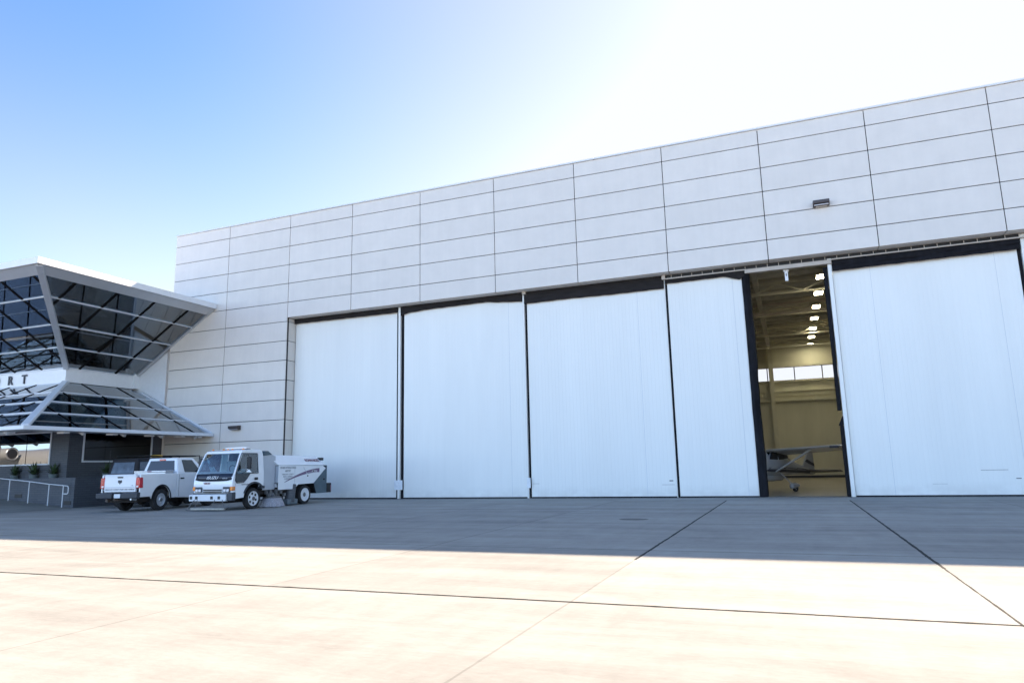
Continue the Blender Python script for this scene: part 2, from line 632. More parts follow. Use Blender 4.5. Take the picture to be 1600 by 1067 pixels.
def text(name, body, m, parent, origin, right, up, size, extrude=0.004, align='CENTER', shear=0.0, stretch=1.0, bold=0.0):
    cu = bpy.data.curves.new(name + "_curve", 'FONT')
    cu.body = body
    cu.size = size
    cu.extrude = extrude
    cu.align_x = align
    cu.shear = shear
    cu.offset = bold
    cu.resolution_u = 3
    tmp = bpy.data.objects.new("tmp", cu)
    COL.objects.link(tmp)
    dg = bpy.context.evaluated_depsgraph_get()
    me = bpy.data.meshes.new_from_object(tmp.evaluated_get(dg))
    bpy.data.objects.remove(tmp)
    r = Vector(right).normalized()
    u = Vector(up)
    u = (u - r * u.dot(r)).normalized()
    n = r.cross(u)
    o3 = Vector(origin)
    for v in me.vertices:
        p = v.co.copy()
        v.co = o3 + r * p.x * stretch + u * p.y + n * p.z
    me.materials.clear()
    me.materials.append(m)
    me.name = name
    o = bpy.data.objects.new(name, me)
    COL.objects.link(o)
    o.parent = parent
    return o


def structure(o):
    o["kind"] = "structure"
    return o


# ------------------------------------------------------------------ ground
g = MB()
g.add([(-1800, -1800, 0), (1800, -1800, 0), (1800, 1800, 0), (-1800, 1800, 0)], [(0, 1, 2, 3)])
structure(g.build("ground", concrete))

# ramp rising to the left along the terminal's plinth
g = MB()
nx, ny = 30, 8
for i in range(nx + 1):
    x = -10.49 - i * 0.7
    zz = min(max(0.0, (-10.6 - x)) * 0.083, 1.2)
    zz = 0.006 + zz * (1 if zz > .05 else zz / .05)
    for j in range(ny + 1):
        q = j / ny
        y = -5.86 - q * 4.5
        fall = 1 if q < 0.35 else 0.5 + 0.5 * math.cos((q - 0.35) / 0.65 * math.pi)
        g.v.append((x, y, 0.004 + zz * fall))
for i in range(nx):
    for j in range(ny):
        a = i * (ny + 1) + j
        g.f.append((a, a + 1, a + ny + 2, a + ny + 1))
ramp = g.build("ramp", concrete, smooth=True)
structure(ramp)

# ------------------------------------------------------------------ hangar
PX = [-11.774, -7.897, -3.838] + [3.8713 * i for i in range(0, 7)] + [27.237, 31.11, 34.98, 38.85, 42.72, 46.0]
PZ = [14.583] + [14.9268 - k for k in range(1, 15)] + [0.03]
HEAD = 9.128      # underside of the header over the doors
DEP = 0.72        # depth of the door recess
OPX0, OPX1 = -3.838, 42.72
BACK = 28.7
hangar = thing("hangar", "huge pale grey panelled aircraft hangar with white sliding doors, one gap standing open", "hangar")

pan = MB()
GAP = 0.015
TH = 0.035


def panel(x0, x1, z0, z1):
    pan.box(x0 + GAP, x1 - GAP, -TH, 0.012, z0 + GAP, z1 - GAP)


for c in range(len(PX) - 1):
    x0, x1 = PX[c], PX[c + 1]
    for r_ in range(len(PZ) - 1):
        z1, z0 = PZ[r_], PZ[r_ + 1]
        inside = x0 >= OPX0 - 0.01 and x1 <= OPX1 + 0.01
        if inside and z1 <= HEAD:
            continue
        if inside and z0 < HEAD:
            z0 = HEAD - GAP
        if z1 - z0 < 0.05:
            continue
        panel(x0, x1, z0, z1)
pan.build("facade_panel", stucco, hangar, bevel=0.004, segs=1)
# joint backing
b = MB()
b.box(PX[0] + .02, OPX0, 0.0125, 0.10, 0, 14.55)
b.box(OPX0, OPX1, 0.0125, 0.10, HEAD + .02, 14.55)
b.box(OPX1, PX[-1] - .02, 0.0125, 0.10, 0, 14.55)
b.build("joint_backing", joint_dark, hangar)
# soffit panels and left reveal panels
b = MB()
cols_open = [x for x in PX if OPX0 - .01 <= x <= OPX1 + .01]
for x0, x1 in zip(cols_open[:-1], cols_open[1:]):
    b.box(x0 + GAP, x1 - GAP, 0.104, DEP, HEAD, HEAD + 0.06)
b.build("soffit", stucco, hangar, bevel=0.003, segs=1)
zz = [z for z in PZ if z < HEAD]
zz = [HEAD - .003] + zz
for xa in (OPX0 - .05, OPX1):
    b = MB()
    for z1, z0 in zip(zz[:-1], zz[1:]):
        b.box(xa, xa + .05, 0.104, DEP, z0 + GAP, z1 - GAP)
    b.build("door_reveal", stucco, hangar, bevel=0.003, segs=1)
b = MB()
b.box(OPX0 - 0.3, OPX0 - 0.052, 0.12, DEP, 0, HEAD + .1)
b.box(OPX1 + 0.052, OPX1 + 0.3, 0.12, DEP, 0, HEAD + .1)
b.box(OPX0, OPX1, 0.12, 1.9, HEAD + 0.07, HEAD + 0.5)
b.build("opening_frame", joint_dark, hangar)
# coping, in lengths
b = MB()
x = PX[0] - 0.05
while x < PX[-1]:
    x2 = min(x + 3.05, PX[-1] + .05)
    b.box(x + 0.003, x2 - 0.003, -0.085, 0.35, 14.588, 14.655)
    x = x2
b.build("coping", coping_m, hangar, bevel=0.006)
# shell: side walls, back walls, roof
for xa in (PX[0], PX[-1] - .3):
    MB().box(xa, xa + 0.3, 0.104, 29.1, 0.0, 14.58).build("side_wall", stucco, hangar)
b = MB()
b.box(PX[0] + .3, PX[-1] - .3, 0.36, 29.1, 13.9, 14.2)
b.build("roof", coping_m, hangar)
b = MB()
b.box(PX[0] + .3, PX[-1] - .3, 0.104, 0.36, HEAD + .5, 14.5)
b.box(PX[0] + .3, OPX0 - .3, 0.104, 0.36, 0, HEAD + .5)
b.build("inner_front_wall", int_wall, hangar)
# back wall with clerestory
WZ0, WZ1 = 7.28, 8.36
b = MB()
b.box(PX[0] + .3, PX[-1] - .3, BACK, BACK + 0.35, 0, WZ0)
b.box(PX[0] + .3, PX[-1] - .3, BACK, BACK + 0.35, WZ1, 14.2)
b.build("back_wall", int_wall, hangar)
b = MB()
b.box(PX[0] + .3, PX[-1] - .3, BACK - 0.12, BACK - .003, 0.0, 0.18)
b.build("skirting", dark_metal, hangar)
b = MB()
b.box(PX[0] + .3, PX[-1] - .3, BACK - 0.18, BACK - .003, WZ0 - .10, WZ0 + .04)
b.box(PX[0] + .3, PX[-1] - .3, BACK - 0.18, BACK - .003, WZ1 - .02, WZ1 + .14)
b.build("window_sill", int_steel, hangar)
b = MB()
b.box(PX[0] + .3, PX[-1] - .3, BACK - 0.30, BACK - .003, 5.72, 5.84)
b.box(PX[0] + .3, PX[-1] - .3, BACK - 0.14, BACK - .003, 6.1, 6.16)
b.box(PX[0] + .3, PX[-1] - .3, BACK - 0.14, BACK - .003, 6.45, 6.50)
for i in range(20):
    xx = -8 + i * 2.6
    b.box(xx, xx + .05, BACK - .2, BACK - .003, 5.85, 6.6)
b.build("wall_girt", int_steel, hangar)
# panes of the back windows: each window between mullions
mull = [16.35, 18.30, 20.30, 22.20, 24.1]
xs_all = [mull[1] + 1.95 * (i - 14) for i in range(28)]
xs_all = [x for x in xs_all if PX[0] + 1 < x < PX[-1] - 1]
for x0, x1 in zip(xs_all[:-1], xs_all[1:]):
    w = MB().box(x0, x0 + 0.07, BACK + .02, BACK + 0.16, WZ0 + .04, WZ1 - .02)
    w.box(x0 + .07, x1, BACK + .02, BACK + .16, WZ0 + .04, WZ0 + .07)
    w.box(x0 + .07, x1, BACK + .02, BACK + .16, WZ1 - .05, WZ1 - .02)
    wo_ = w.build("window", dark_metal, hangar)
    MB().box(x0 + .07, x1, BACK + .08, BACK + .09, WZ0 + .07, WZ1 - .05).build("pane", glass_clear, wo_)
# interior roof deck and purlins, trusses
CEIL = 10.25
b = MB().box(PX[0] + .3, PX[-1] - .3, 1.9, BACK, CEIL, CEIL + .12)
b.build("ceiling_deck", int_ceil, hangar)
b = MB()
y = 3.0
while y < BACK:
    b.box(PX[0] + .3, PX[-1] - .3, y, y + .07, CEIL - .18, CEIL - .004)
    y += 1.25
b.build("purlin", int_ceil, hangar)
for y in (7.6, 12.7, 14.4, 20.2, 25.4):
    b = MB()
    zt = CEIL - .2
    zb = zt - (0.55 if y != 14.4 else .3)
    b.box(PX[0] + .3, PX[-1] - .3, y, y + .14, zt - .1, zt)
    b.box(PX[0] + .3, PX[-1] - .3, y, y + .14, zb - .1, zb)
    x = PX[0] + .6
    k = 0
    while x < PX[-1] - 1.6:
        b.bar((x, y + .07, zb if k % 2 else zt - .1), (x + 1.1, y + .07, zt - .1 if k % 2 else zb), .06, .06)
        x += 1.1
        k += 1
    b.build("truss", int_steel if y != 12.7 else tan_steel, hangar)
for x in (18.62, 10.9, 26.4, 3.1, 34.1, -4.6):
    b = MB()
    b.box(x - .16, x + .16, BACK - .50, BACK - .46, 0, CEIL)
    b.box(x - .16, x + .16, BACK - .22, BACK - .18, 0, CEIL)
    b.box(x - .02, x + .02, BACK - .46, BACK - .22, 0, CEIL)
    b.build("column", int_steel, hangar)
b = MB()
for x in (18.62, 10.9, 26.4):
    b.box(x - .12, x + .12, 2, BACK - .55, CEIL - .55, CEIL - .25)
b.build("girder", int_ceil, hangar)
b = MB()
b.add([(PX[0] + .3, 0.74, 0.008), (PX[-1] - .3, 0.74, 0.008), (PX[-1] - .3, BACK, 0.008), (PX[0] + .3, BACK, 0.008)], [(0, 1, 2, 3)])
b.build("hangar_floor", int_floor, hangar)
b = MB().box(OPX0, OPX1, 0.50, 1.3, 0.004, 0.020)
b.build("door_rail", grime, hangar)

# ---- sliding doors
TOPS = 8.98


def door_leaf(x0, x1, yf, ztop, ribs=0.155):
    """leaf with a ribbed front face; yf is its front plane"""
    m = MB()
    prof = []
    x = x0
    while x < x1 - 0.02:
        xn = min(x + ribs, x1)
        prof += [(x, 0.0), (xn - 0.014, 0.0), (xn - 0.010, 0.0035), (xn - 0.004, 0.0035)]
        x = xn
    prof.append((x1, 0.0))
    pp = []
    for p, d in prof:
        if not pp or p > pp[-1][0] + 1e-4:
            pp.append((p, d))
    n = len(pp)
    lvl = [0.06, ztop]
    for z in lvl:
        for p, d in pp:
            m.v.append((p, yf + d, z))
    for j in range(len(lvl) - 1):
        for i in range(n - 1):
            m.f.append((j * n + i, j * n + i + 1, (j + 1) * n + i + 1, (j + 1) * n + i))
    m.box(x0, x1, yf + 0.0085, yf + 0.16, 0.06, ztop)
    o = m.build("door_leaf", door_white, hangar)
    k = MB().box(x0 + .01, x1 - .01, yf - .004, yf + .006, 0.03, 0.07)
    k.box(x0 + .01, x1 - .01, yf + .02, yf + .15, 0.012, .058)
    k.build("bottom_seal", rubber, o)
    return o


D = {}
YA, YB = 0.64, 0.60
for nm, x0, x1, yf, zt in (("a", -3.80, 2.24, 0.64, 8.98), ("b", 2.66, 8.83, 0.60, 8.98), ("c", 9.0, 15.18, 0.62, 8.98),
                           ("d", 15.30, 18.28, 0.60, 8.98), ("e", 21.62, 27.60, 0.62, 8.98), ("f", 27.95, 34.0, 0.60, 8.98),
                           ("g", 34.1, 42.68, 0.62, 8.98)):
    D[nm] = door_leaf(x0, x1, yf, zt)


def strip(x0, x1, y0, y1, z0, z1, m, nm, par):
    return MB().box(x0, x1, y0, y1, z0, z1).build(nm, m, par, bevel=0.006)


# vertical seals and white posts between leaves
strip(2.25, 2.375, 0.62, 0.76, 0.02, 8.83, rubber, "edge_seal", D["a"])
strip(2.385, 2.50, 0.50, 0.76, 0.02, 9.1, door_white, "edge_post", D["a"])
strip(2.52, 2.63, 0.60, 0.76, 0.02, 8.80, rubber, "edge_seal", D["b"])
strip(2.22, 2.66, 0.485, 0.498, 0.42, 0.86, door_dirty, "latch_plate", D["b"])
strip(8.835, 8.90, 0.50, 0.74, 0.02, 9.08, door_white, "edge_post", D["b"])
strip(8.91, 8.985, 0.62, 0.76, 0.02, 8.75, rubber, "edge_seal", D["c"])
strip(8.84, 9.0, 0.485, 0.498, 0.45, 0.88, door_dirty, "latch_plate", D["b"])
strip(15.19, 15.215, 0.52, 0.70, 0.02, 9.02, door_white, "edge_post", D["c"])
strip(15.225, 15.285, 0.58, 0.76, 0.02, 8.80, rubber, "edge_seal", D["d"])
# thick rubber edge of the open leaf: folds
m = MB()
pr_ = []
for i in range(60):
    z = 0.03 + i * (8.93 - 0.03) / 59
    w = 0.02 * math.sin(z * 1.3) + 0.008 * math.sin(z * 5.1)
    pr_.append((z, w))
for z, w in pr_:
    m.v += [(18.285 + w * .4, 0.56, z), (18.42 + w, 0.50 + w, z), (18.57 + w, 0.58, z), (18.60 + w, 0.84, z), (18.285, 0.84, z)]
for i in range(59):
    for j in range(5):
        a = i * 5 + j
        b_ = i * 5 + (j + 1) % 5
        m.f.append((a, b_, b_ + 5, a + 5))
m.f += [(4, 3, 2, 1, 0), tuple(59 * 5 + k for k in range(5))]
m.build("edge_seal", rubber, D["d"], smooth=True, ang=50)
# right-hand side of the gap
m = MB()
m.box(21.30, 21.44, 0.66, 0.86, 3.18, 8.74)
m.box(21.33, 21.45, 0.64, 0.86, 0.03, 2.62)
m.prism([(21.28, 2.62), (21.42, 2.62), (21.56, 2.72), (21.44, 2.98)], 'y', 0.60, 0.74)
m.build("edge_seal", rubber, D["e"], bevel=0.01)
strip(21.46, 21.60, 0.50, 0.80, 0.02, 9.02, door_white, "edge_post", D["e"])
strip(27.62, 27.70, 0.60, 0.76, 0.02, 8.85, rubber, "edge_seal", D["e"])
strip(27.72, 27.90, 0.50, 0.76, 0.02, 9.1, door_white, "edge_post", D["f"])
strip(34.01, 34.09, 0.60, 0.76, 0.02, 8.85, rubber, "edge_seal", D["f"])
# scratches, seams and fittings on the leaves
for k_, a_ in (("e", (25.6, 26.4, .90, .912)), ("e", (24.1, 24.55, .45, .456)), ("c", (14.6, 15.1, .52, .53)), ("c", (14.9, 15.05, .66, .70)), ("c", (9.05, 9.35, .62, .63)), ("e", (26.6, 26.75, .60, .63))):
    MB().box(a_[0], a_[1], 0.612, 0.619, a_[2], a_[3]).build("scratch_mark", grime, D[k_])
for k_, x, yf in (("d", 17.9, .60), ("e", 22.9, .62), ("e", 26.9, .62), ("b", 8.1, .60), ("c", 14.0, .62)):
    MB().box(x, x + .008, yf - .003, yf + .0015, 0.07, 8.9).build("seam", panel_blue, D[k_])


def drape(x0, x1, low, nm, yf=0.50, top=9.118, wr=0.03, seed=0, mtl=None):
    """black gasket hung over the top of a leaf; low = [(x, z)...] lower edge"""
    rnd = random.Random(seed)
    n, k = 90, 14
    ph = [rnd.uniform(0, 6.28) for _ in range(6)]
    m = MB()

    def lowz(x):
        for (xa, za), (xb, zb) in zip(low[:-1], low[1:]):
            if xa <= x <= xb:
                return za + (zb - za) * (x - xa) / (xb - xa)
        return low[-1][1]
    for j in range(k + 1):
        for i in range(n + 1):
            x = x0 + (x1 - x0) * i / n
            zl = lowz(x) + 0.006 * math.sin(9 * x + ph[0])
            t = j / k
            z = top + (zl - top) * t
            w = wr * (math.sin(2.1 * x + 9 * t + ph[1]) + 0.7 * math.sin(0.9 * x - 14 * t + ph[2]) + 0.4 * math.sin(5.3 * x + 22 * t + ph[3]))
            m.v.append((x, yf - 0.02 - w * math.sin(t * math.pi) * 0.7 + 0.03 * t, z))
    for j in range(k):
        for i in range(n):
            a = j * (n + 1) + i
            m.f.append((a, a + 1, a + n + 2, a + n + 1))
    o = m.build(nm, mtl or gasket, hangar, smooth=True, ang=60)
    so = o.modifiers.new("thick", 'SOLIDIFY')
    so.thickness = 0.012
    return o


drape(-3.80, 2.37, [(-3.8, 8.88), (2.37, 8.86)], "gasket", wr=0.004, seed=1)
drape(2.52, 8.83, [(2.52, 8.68), (2.95, 8.78), (4.0, 8.84), (7.0, 8.87), (7.6, 8.80), (8.83, 8.70)], "gasket", wr=0.012, seed=2)
drape(8.92, 15.17, [(8.92, 8.58), (11.0, 8.60), (13.0, 8.57), (15.17, 8.58)], "gasket", yf=.52, wr=0.010, seed=3)
drape(15.24, 18.42, [(15.24, 8.76), (17.6, 8.78), (17.7, 8.76), (18.2, 8.58), (18.42, 8.75)], "gasket", yf=.50, top=8.90, wr=0.012, seed=4)
drape(21.62, 27.68, [(21.62, 8.50), (23, 8.52), (27.68, 8.55)], "gasket", yf=.46, top=8.90, wr=0.035, seed=5, mtl=rubber)
drape(27.92, 42.6, [(27.92, 8.55), (42.6, 8.55)], "gasket", yf=.48, top=8.90, wr=0.03, seed=6, mtl=rubber)
# track beam and hangers from the first door overlap to the right
b = MB().box(15.24, 18.42, 0.40, 0.47, 8.925, 8.97)
b.box(18.42, 21.60, 0.40, 0.62, 8.80, 8.955)
b.box(21.60, 42.6, 0.38, 0.45, 8.93, 8.975)
b.build("track_beam", tan_steel, hangar, bevel=0.004)
MB().box(15.12, 15.26, 0.38, 0.5, 8.93, 9.12).build("track_end_plate", tan_steel, hangar)
MB().box(8.86, 9.02, 0.38, 0.5, 9.0, 9.12).build("track_end_plate", tan_steel, hangar)
x = 15.5
while x < 42:
    MB().box(x, x + .022, 0.44, 0.46, 8.972, 9.122).build("track_hanger", tan_steel, hangar)
    x += 0.42
MB().box(15.3, 42.6, 0.52, 0.56, 8.9, 9.123).build("track_slot", plastic_black, hangar)
b = MB().box(19.90, 20.02, 0.64, 0.72, 8.36, 8.80)
b.box(19.86, 20.06, 0.60, 0.76, 8.74, 8.797)
br_ = b.build("bracket", white_trim, hangar, bevel=0.004)
MB().box(19.945, 19.975, 0.632, 0.641, 8.55, 8.66).build("bracket_slot", dark_metal, br_)


# ceiling lights seen through the open gap
names = ["nearest the doorway", "second in from the doorway", "third in from the doorway", "fourth in, at the middle of the row",
         "fifth in from the doorway", "second nearest the back wall", "nearest the back windows"]
for i in range(7):
    y = 6.3 + 3.5 * i
    t = thing("ceiling_light", "lit square ceiling lamp in the hangar, " + names[i], "ceiling light", (21.53, y, 9.72), 0,
              "ceiling lights inside the hangar")
    MB().box(-.23, .23, -.43, .43, 0.02, 0.10).build("housing", int_steel, t)
    MB().box(-.18, .18, -.36, .36, 0.0, 0.0195).build("diffuser", lamp_warm, t)
    MB().tube((0, 0, .1), (0, 0, .52), .01).build("hanger", int_steel, t)


def wall_light(x, z, label):
    t = thing("wall_light", label, "wall light", (x, -TH - .001, z), 0, "bronze wall lights on the hangar front")
    MB().prism([(-.14, -.10), (-.30, -.02), (-.30, .10), (0, .13), (0, -.10)], 'x', -.29, .29).build("housing", bronze, t, bevel=.008)
    MB().box(-.25, .25, -.27, -.15, -.085, -.072).build("lens", white_lens, t)
    MB().box(-.2, .2, -.12, -.0, -.13, -.101).build("mounting_plate", tan_steel, t)


wall_light(21.42, 11.05, "dark bronze wall light high on the header above the open doorway")
wall_light(-6.83, 3.62, "dark bronze wall light low on the facade above the sweeper truck")

# ------------------------------------------------------------------ terminal
terminal = thing("terminal_building", "glass terminal with flared hopper-shaped upper windows and sloping glass canopy", "building",
                 (-14.2, -4.08, 0))
TX, TY = -14.2, -4.08
XL = -27.0
YE = -0.06


def T(p):
    return (p[0] - TX, p[1] - TY, p[2])


class TMB(MB):
    def build(s, *a, **k):
        s.v = [T(p) for p in s.v]
        return super().build(*a, **k)


WZT, WZB = 6.78, 6.07
UF, UH = 5.45, 3.30      # flare of the upper glazing and its height


def UR(y, t):
    return Vector((TX + UF * t, y, WZT + UH * t))


def UL(x, t):
    return Vector((x, TY - UF * t, WZT + UH * t))


nU = Vector((UH, 0, -UF)).normalized()       # outward normal of right face
nL = Vector((0, -UH, -UF)).normalized()
G1 = 0.955
# glass
m = TMB()
m.slab([UR(TY, 0), UR(YE, 0), UR(YE, G1), UR(TY - UF * G1, G1)], 0.02)
m.build("side_glazing", glass_up, terminal)
m = TMB()
m.slab([UL(XL, 0), UL(TX, 0), UL(TX + UF * G1, G1), UL(XL, G1)], 0.02)
m.build("front_glazing", glass_up, terminal)
# white horizontal mullions
for t in (0.24, 0.475, 0.735):
    m = TMB()
    m.bar(UR(TY - UF * t, t) + nU * .03, UR(YE, t) + nU * .03, .036, .05, nU)
    m.build("mullion", alu_white, terminal)
    m = TMB()
    m.bar(UL(XL, t) + nL * .03, UL(TX + UF * t, t) + nL * .03, .036, .05, nL)
    m.build("mullion", alu_white, terminal)
# black sloped muntins
for y in (-1.35, -3.42, -5.49, -7.56):
    t0 = max(0.0, (TY - y) / UF)
    m = TMB()
    m.bar(UR(y, t0) + nU * .012, UR(y, G1) + nU * .012, .11, .05, nU)
    m.build("glazing_bar", black_bar, terminal)
for i in range(9):
    x = TX + UF - 0.98 - i * 2.07
    t0 = max(0.0, (x - TX) / UF)
    if t0 > G1:
        continue
    m = TMB()
    m.bar(UL(x, t0) + nL * .012, UL(x, G1) + nL * .012, .11, .05, nL)
    m.build("glazing_bar", black_bar, terminal)
# corner post, far edge post
cn = (nU + nL).normalized()
m = TMB()
m.bar(UR(TY, 0) + cn * .03, UR(TY - UF * 1.0, 1.0) + cn * .03, .25, .16, cn)
m.build("corner_post", alu, terminal, bevel=.01)
m = TMB()
m.bar(UR(YE + .0, 0), UR(YE, 1.0), .14, .20, nU)
m.build("edge_post", alu, terminal, bevel=.008)
# eave header band (sloped, under the fascia)
m = TMB()
e0, e1 = G1 - .03, 1.01
hx = lambda q: UF * q
m.slab([UR(TY - UF * e0, e0) + nU * .05, UR(YE, e0) + nU * .05, UR(YE, e1) + nU * .05, UR(TY - UF * e1, e1) + nU * .05], .05)
m.slab([UL(XL, e0) + nL * .05, UL(TX + UF * e0, e0) + nL * .05, UL(TX + UF * e1, e1) + nL * .05, UL(XL, e1) + nL * .05], .05)
m.build("eave_header", alu, terminal)
RX, RY, RZ = TX + UF + 0.16, TY - UF - .16, WZT + UH
m = TMB()      # eave soffit between glass and fascia
m.box(XL, RX, RY, TY - UF + .30, RZ - .02, RZ + .03)
m.box(TX + UF - .30, RX, TY - UF + .305, YE, RZ - .02, RZ + .03)
m.build("eave_soffit", alu, terminal)
# roof and fascia
m = TMB()
m.box(XL, RX - .02, RY + .02, -6.5, RZ + .035, RZ + .20)
m.box(XL, -24.0, -6.497, YE, RZ + .035, RZ + .20)
m.box(-18.6, RX - .02, -6.497, YE, RZ + .035, RZ + .20)
m.box(-24.0, -18.6, -0.5, YE, RZ + .035, RZ + .20)
m.box(XL, -12.1, YE + .003, 12.0, RZ + .035, RZ + .20)
m.build("roof", coping_m, terminal)
m = TMB().box(-23.997, -18.603, -6.497, -0.503, RZ + .08, RZ + .10)  # unseen glazed roof opening, added to let daylight into the dark upper storey
m.build("added_skylight", glass_clear, terminal)
m = TMB()
y = RY
while y < YE:
    y2 = min(y + 3.3, YE)
    m.box(RX, RX + .05, y + .003, y2 - .003, RZ - .03, RZ + .25)
    y = y2
x = RX + .05
while x > XL:
    x2 = x - 3.6
    m.box(x2 + .003, x - .003, RY - .05, RY - .002, RZ - .03, RZ + .25)
    x = x2
m.build("fascia", white_trim, terminal, bevel=.006)
# waist band
m = TMB()
m.box(XL, TX + .02, TY - .02, TY + .20, WZB, WZT - .04)
m.box(TX - .20, TX + .02, TY + .203, -0.25, WZB, WZT - .04)
m.build("waist_band", white_trim, terminal)
m = TMB()
m.box(XL, TX + .06, TY - .06, TY + .2, WZT - .035, WZT + .03)
m.box(TX - .2, TX + .06, TY + .203, -0.25, WZT - .035, WZT + .03)
m.box(XL, TX + .05, TY - .05, TY + .2, WZB - .06, WZB - .004)
m.build("band_trim", alu_white, terminal, bevel=.006)
# white wall linking the terminal to the hangar
m = TMB()
m.box(-19, -12.05, 0.08, 0.30, 0.0, 9.6)
m.box(-14.18, -14.02, -0.245, 0.075, WZB, WZT + .1)
m.build("link_wall", white_trim, terminal)
m = TMB()
m.box(XL + .1, -19.003, 0.10, 0.28, 3.87, WZB + .04)
m.box(XL + .1, XL + .28, TY + .3, 0.097, 3.9, WZB - .02)
m.build("inner_back_wall", mat("grey_plaster", (.42, .43, .44), .8, var=.06), terminal)
# lower canopy
LF, LH = 5.75, 2.66
LZ = WZB - .03
nR2 = Vector((LH, 0, LF)).normalized()
nF2 = Vector((0, -LH, LF)).normalized()


def LR_(y, t):
    return Vector((TX + LF * t, y, LZ - LH * t))


def LL(x, t):
    return Vector((x, TY - LF * 0.97 * t, LZ - LH * t))


tt = 0.22
m = TMB()
m.slab([LR_(TY, 0), LR_(-.35, 0), LR_(YE, tt), LR_(YE, 1), (TX + LF, TY - LF * .97, LZ - LH)], 0.02)
m.build("canopy_glass", glass_lo, terminal)
m = TMB()
m.slab([LL(XL, 0), LL(TX, 0), LL(TX + LF, 1), LL(XL, 1)], 0.02)
m.build("canopy_glass", glass_lo, terminal)
for t in (0.27, 0.50, 0.74):
    m = TMB()
    m.bar(LR_(TY - LF * .97 * t, t) + nR2 * .03, LR_(YE, t) + nR2 * .03, .04, .05, nR2)
    m.build("mullion", alu_white, terminal)
    m = TMB()
    m.bar(LL(XL, t) + nF2 * .03, LL(TX + LF * t, t) + nF2 * .03, .04, .05, nF2)
    m.build("mullion", alu_white, terminal)
for y in (-1.15, -3.2, -5.25, -7.3):
    t0 = max(0.0, (TY - y) / (LF * .97))
    m = TMB()
    m.bar(LR_(y, t0) + nR2 * .012, LR_(y, 1) + nR2 * .012, .05, .05, nR2)
    m.build("glazing_bar", black_bar, terminal)
for i in range(9):
    x = TX + LF - 1.6 - i * 2.07
    t0 = max(0.0, (x - TX) / LF)
    if t0 > .95:
        continue
    m = TMB()
    m.bar(LL(x, t0) + nF2 * .012, LL(x, 1) + nF2 * .012, .05, .05, nF2)
    m.build("glazing_bar", black_bar, terminal)
cn2 = (nR2 + nF2).normalized()
m = TMB()
m.bar(LR_(TY, 0) + cn2 * .03, Vector((TX + LF, TY - LF * .97, LZ - LH)) + cn2 * .03, .26, .14, cn2)
m.build("corner_post", alu_white, terminal, bevel=.01)
m = TMB()
m.bar(LR_(YE, tt * .4) + nR2 * .02, LR_(YE, 1.0) + nR2 * .02, .12, .14, nR2)
m.build("edge_post", alu_white, terminal, bevel=.008)
m = TMB()
EX, EY, EZ = TX + LF, TY - LF * .97, LZ - LH
m.box(EX - .02, EX + .16, EY - .16, YE, EZ - .13, EZ + .03)
m.box(XL, EX - .023, EY - .16, EY + .02, EZ - .13, EZ + .03)
m.build("canopy_gutter", alu_white, terminal, bevel=.015)
# soffit rafters under the canopy (dark), seen in the window's reflection
m = TMB()
for i in range(8):
    x = TX + 4.2 - i * 2.07
    t0 = max(0.0, (x - TX) / LF) + .02
    m.bar(LL(x, t0) - nF2 * .28, LL(x, .97) - nF2 * .28, .12, .22, nF2)
for y in (-.8, -2.85, -4.9, -6.9):
    t0 = max(0.0, (TY - y) / (LF * .97)) + .02
    m.bar(LR_(y, t0) - nR2 * .28, LR_(y, .97) - nR2 * .28, .12, .22, nR2)
m.build("rafter", alu, terminal)
for (x, y, w) in ((-11.2, -9.0, .75), (-10.2, -9.1, .35), (-9.1, -7.6, .45), (-9.1, -5.3, .45), (-9.1, -3.3, .4), (-9.0, -1.6, .5), (-8.9, -.5, .3)):
    m = TMB()
    m.box(x - w / 2, x + w / 2, y - .12, y + .12, EZ - .20, EZ - .134)
    m.build("soffit_light", letter_white, terminal)
m = TMB()      # ledge carrying the soffit lights
m.box(EX - .9, EX - .022, EY + .02, YE, EZ - .132, EZ - .10)
m.box(XL, EX - .9, EY + .02, EY + .9, EZ - .132, EZ - .10)
m.build("eave_soffit", alu, terminal)
# brick body under the canopy
BX, BY = -12.0, -5.2
BT = 3.75
m = TMB()
fw = 0.3
WX1 = -13.2
m.box(WX1, BX, BY, BY + fw, 1.0, BT)                     # corner pier, front
m.box(XL, WX1, BY, BY + fw, 1.0, 1.93)
m.box(XL, WX1, BY, BY + fw, 3.52, BT)
m.box(BX - fw, BX, BY + fw + .001, -4.50, 1.0, BT)
m.box(BX - fw, BX, -4.50, -0.55, 1.0, 2.02)
m.box(BX - fw, BX, -4.50, -0.55, 3.52, BT)
m.box(BX - fw, BX, -0.55, 0.05, 1.0, BT)
m.build("brick_wall", brick_m, terminal)
m = TMB()
m.box(XL, BX - .01, BY + .01, 0.05, BT + .001, BT + .12)
m.build("lower_ceiling", mat("dark_ceiling", (.05, .05, .055), .8), terminal)


def frame(name, a0, a1, z0, z1, w, axis, pos, dep, m_):
    q = TMB()
    for (p0, p1, q0, q1) in ((a0, a1, z0, z0 + w), (a0, a1, z1 - w, z1), (a0, a0 + w, z0 + w, z1 - w), (a1 - w, a1, z0 + w, z1 - w)):
        if axis == 'y':
            q.box(p0, p1, pos - dep, pos + .05, q0, q1)
        else:
            q.box(pos - .05, pos + dep, p0, p1, q0, q1)
    return q.build(name, m_, terminal, bevel=.004)


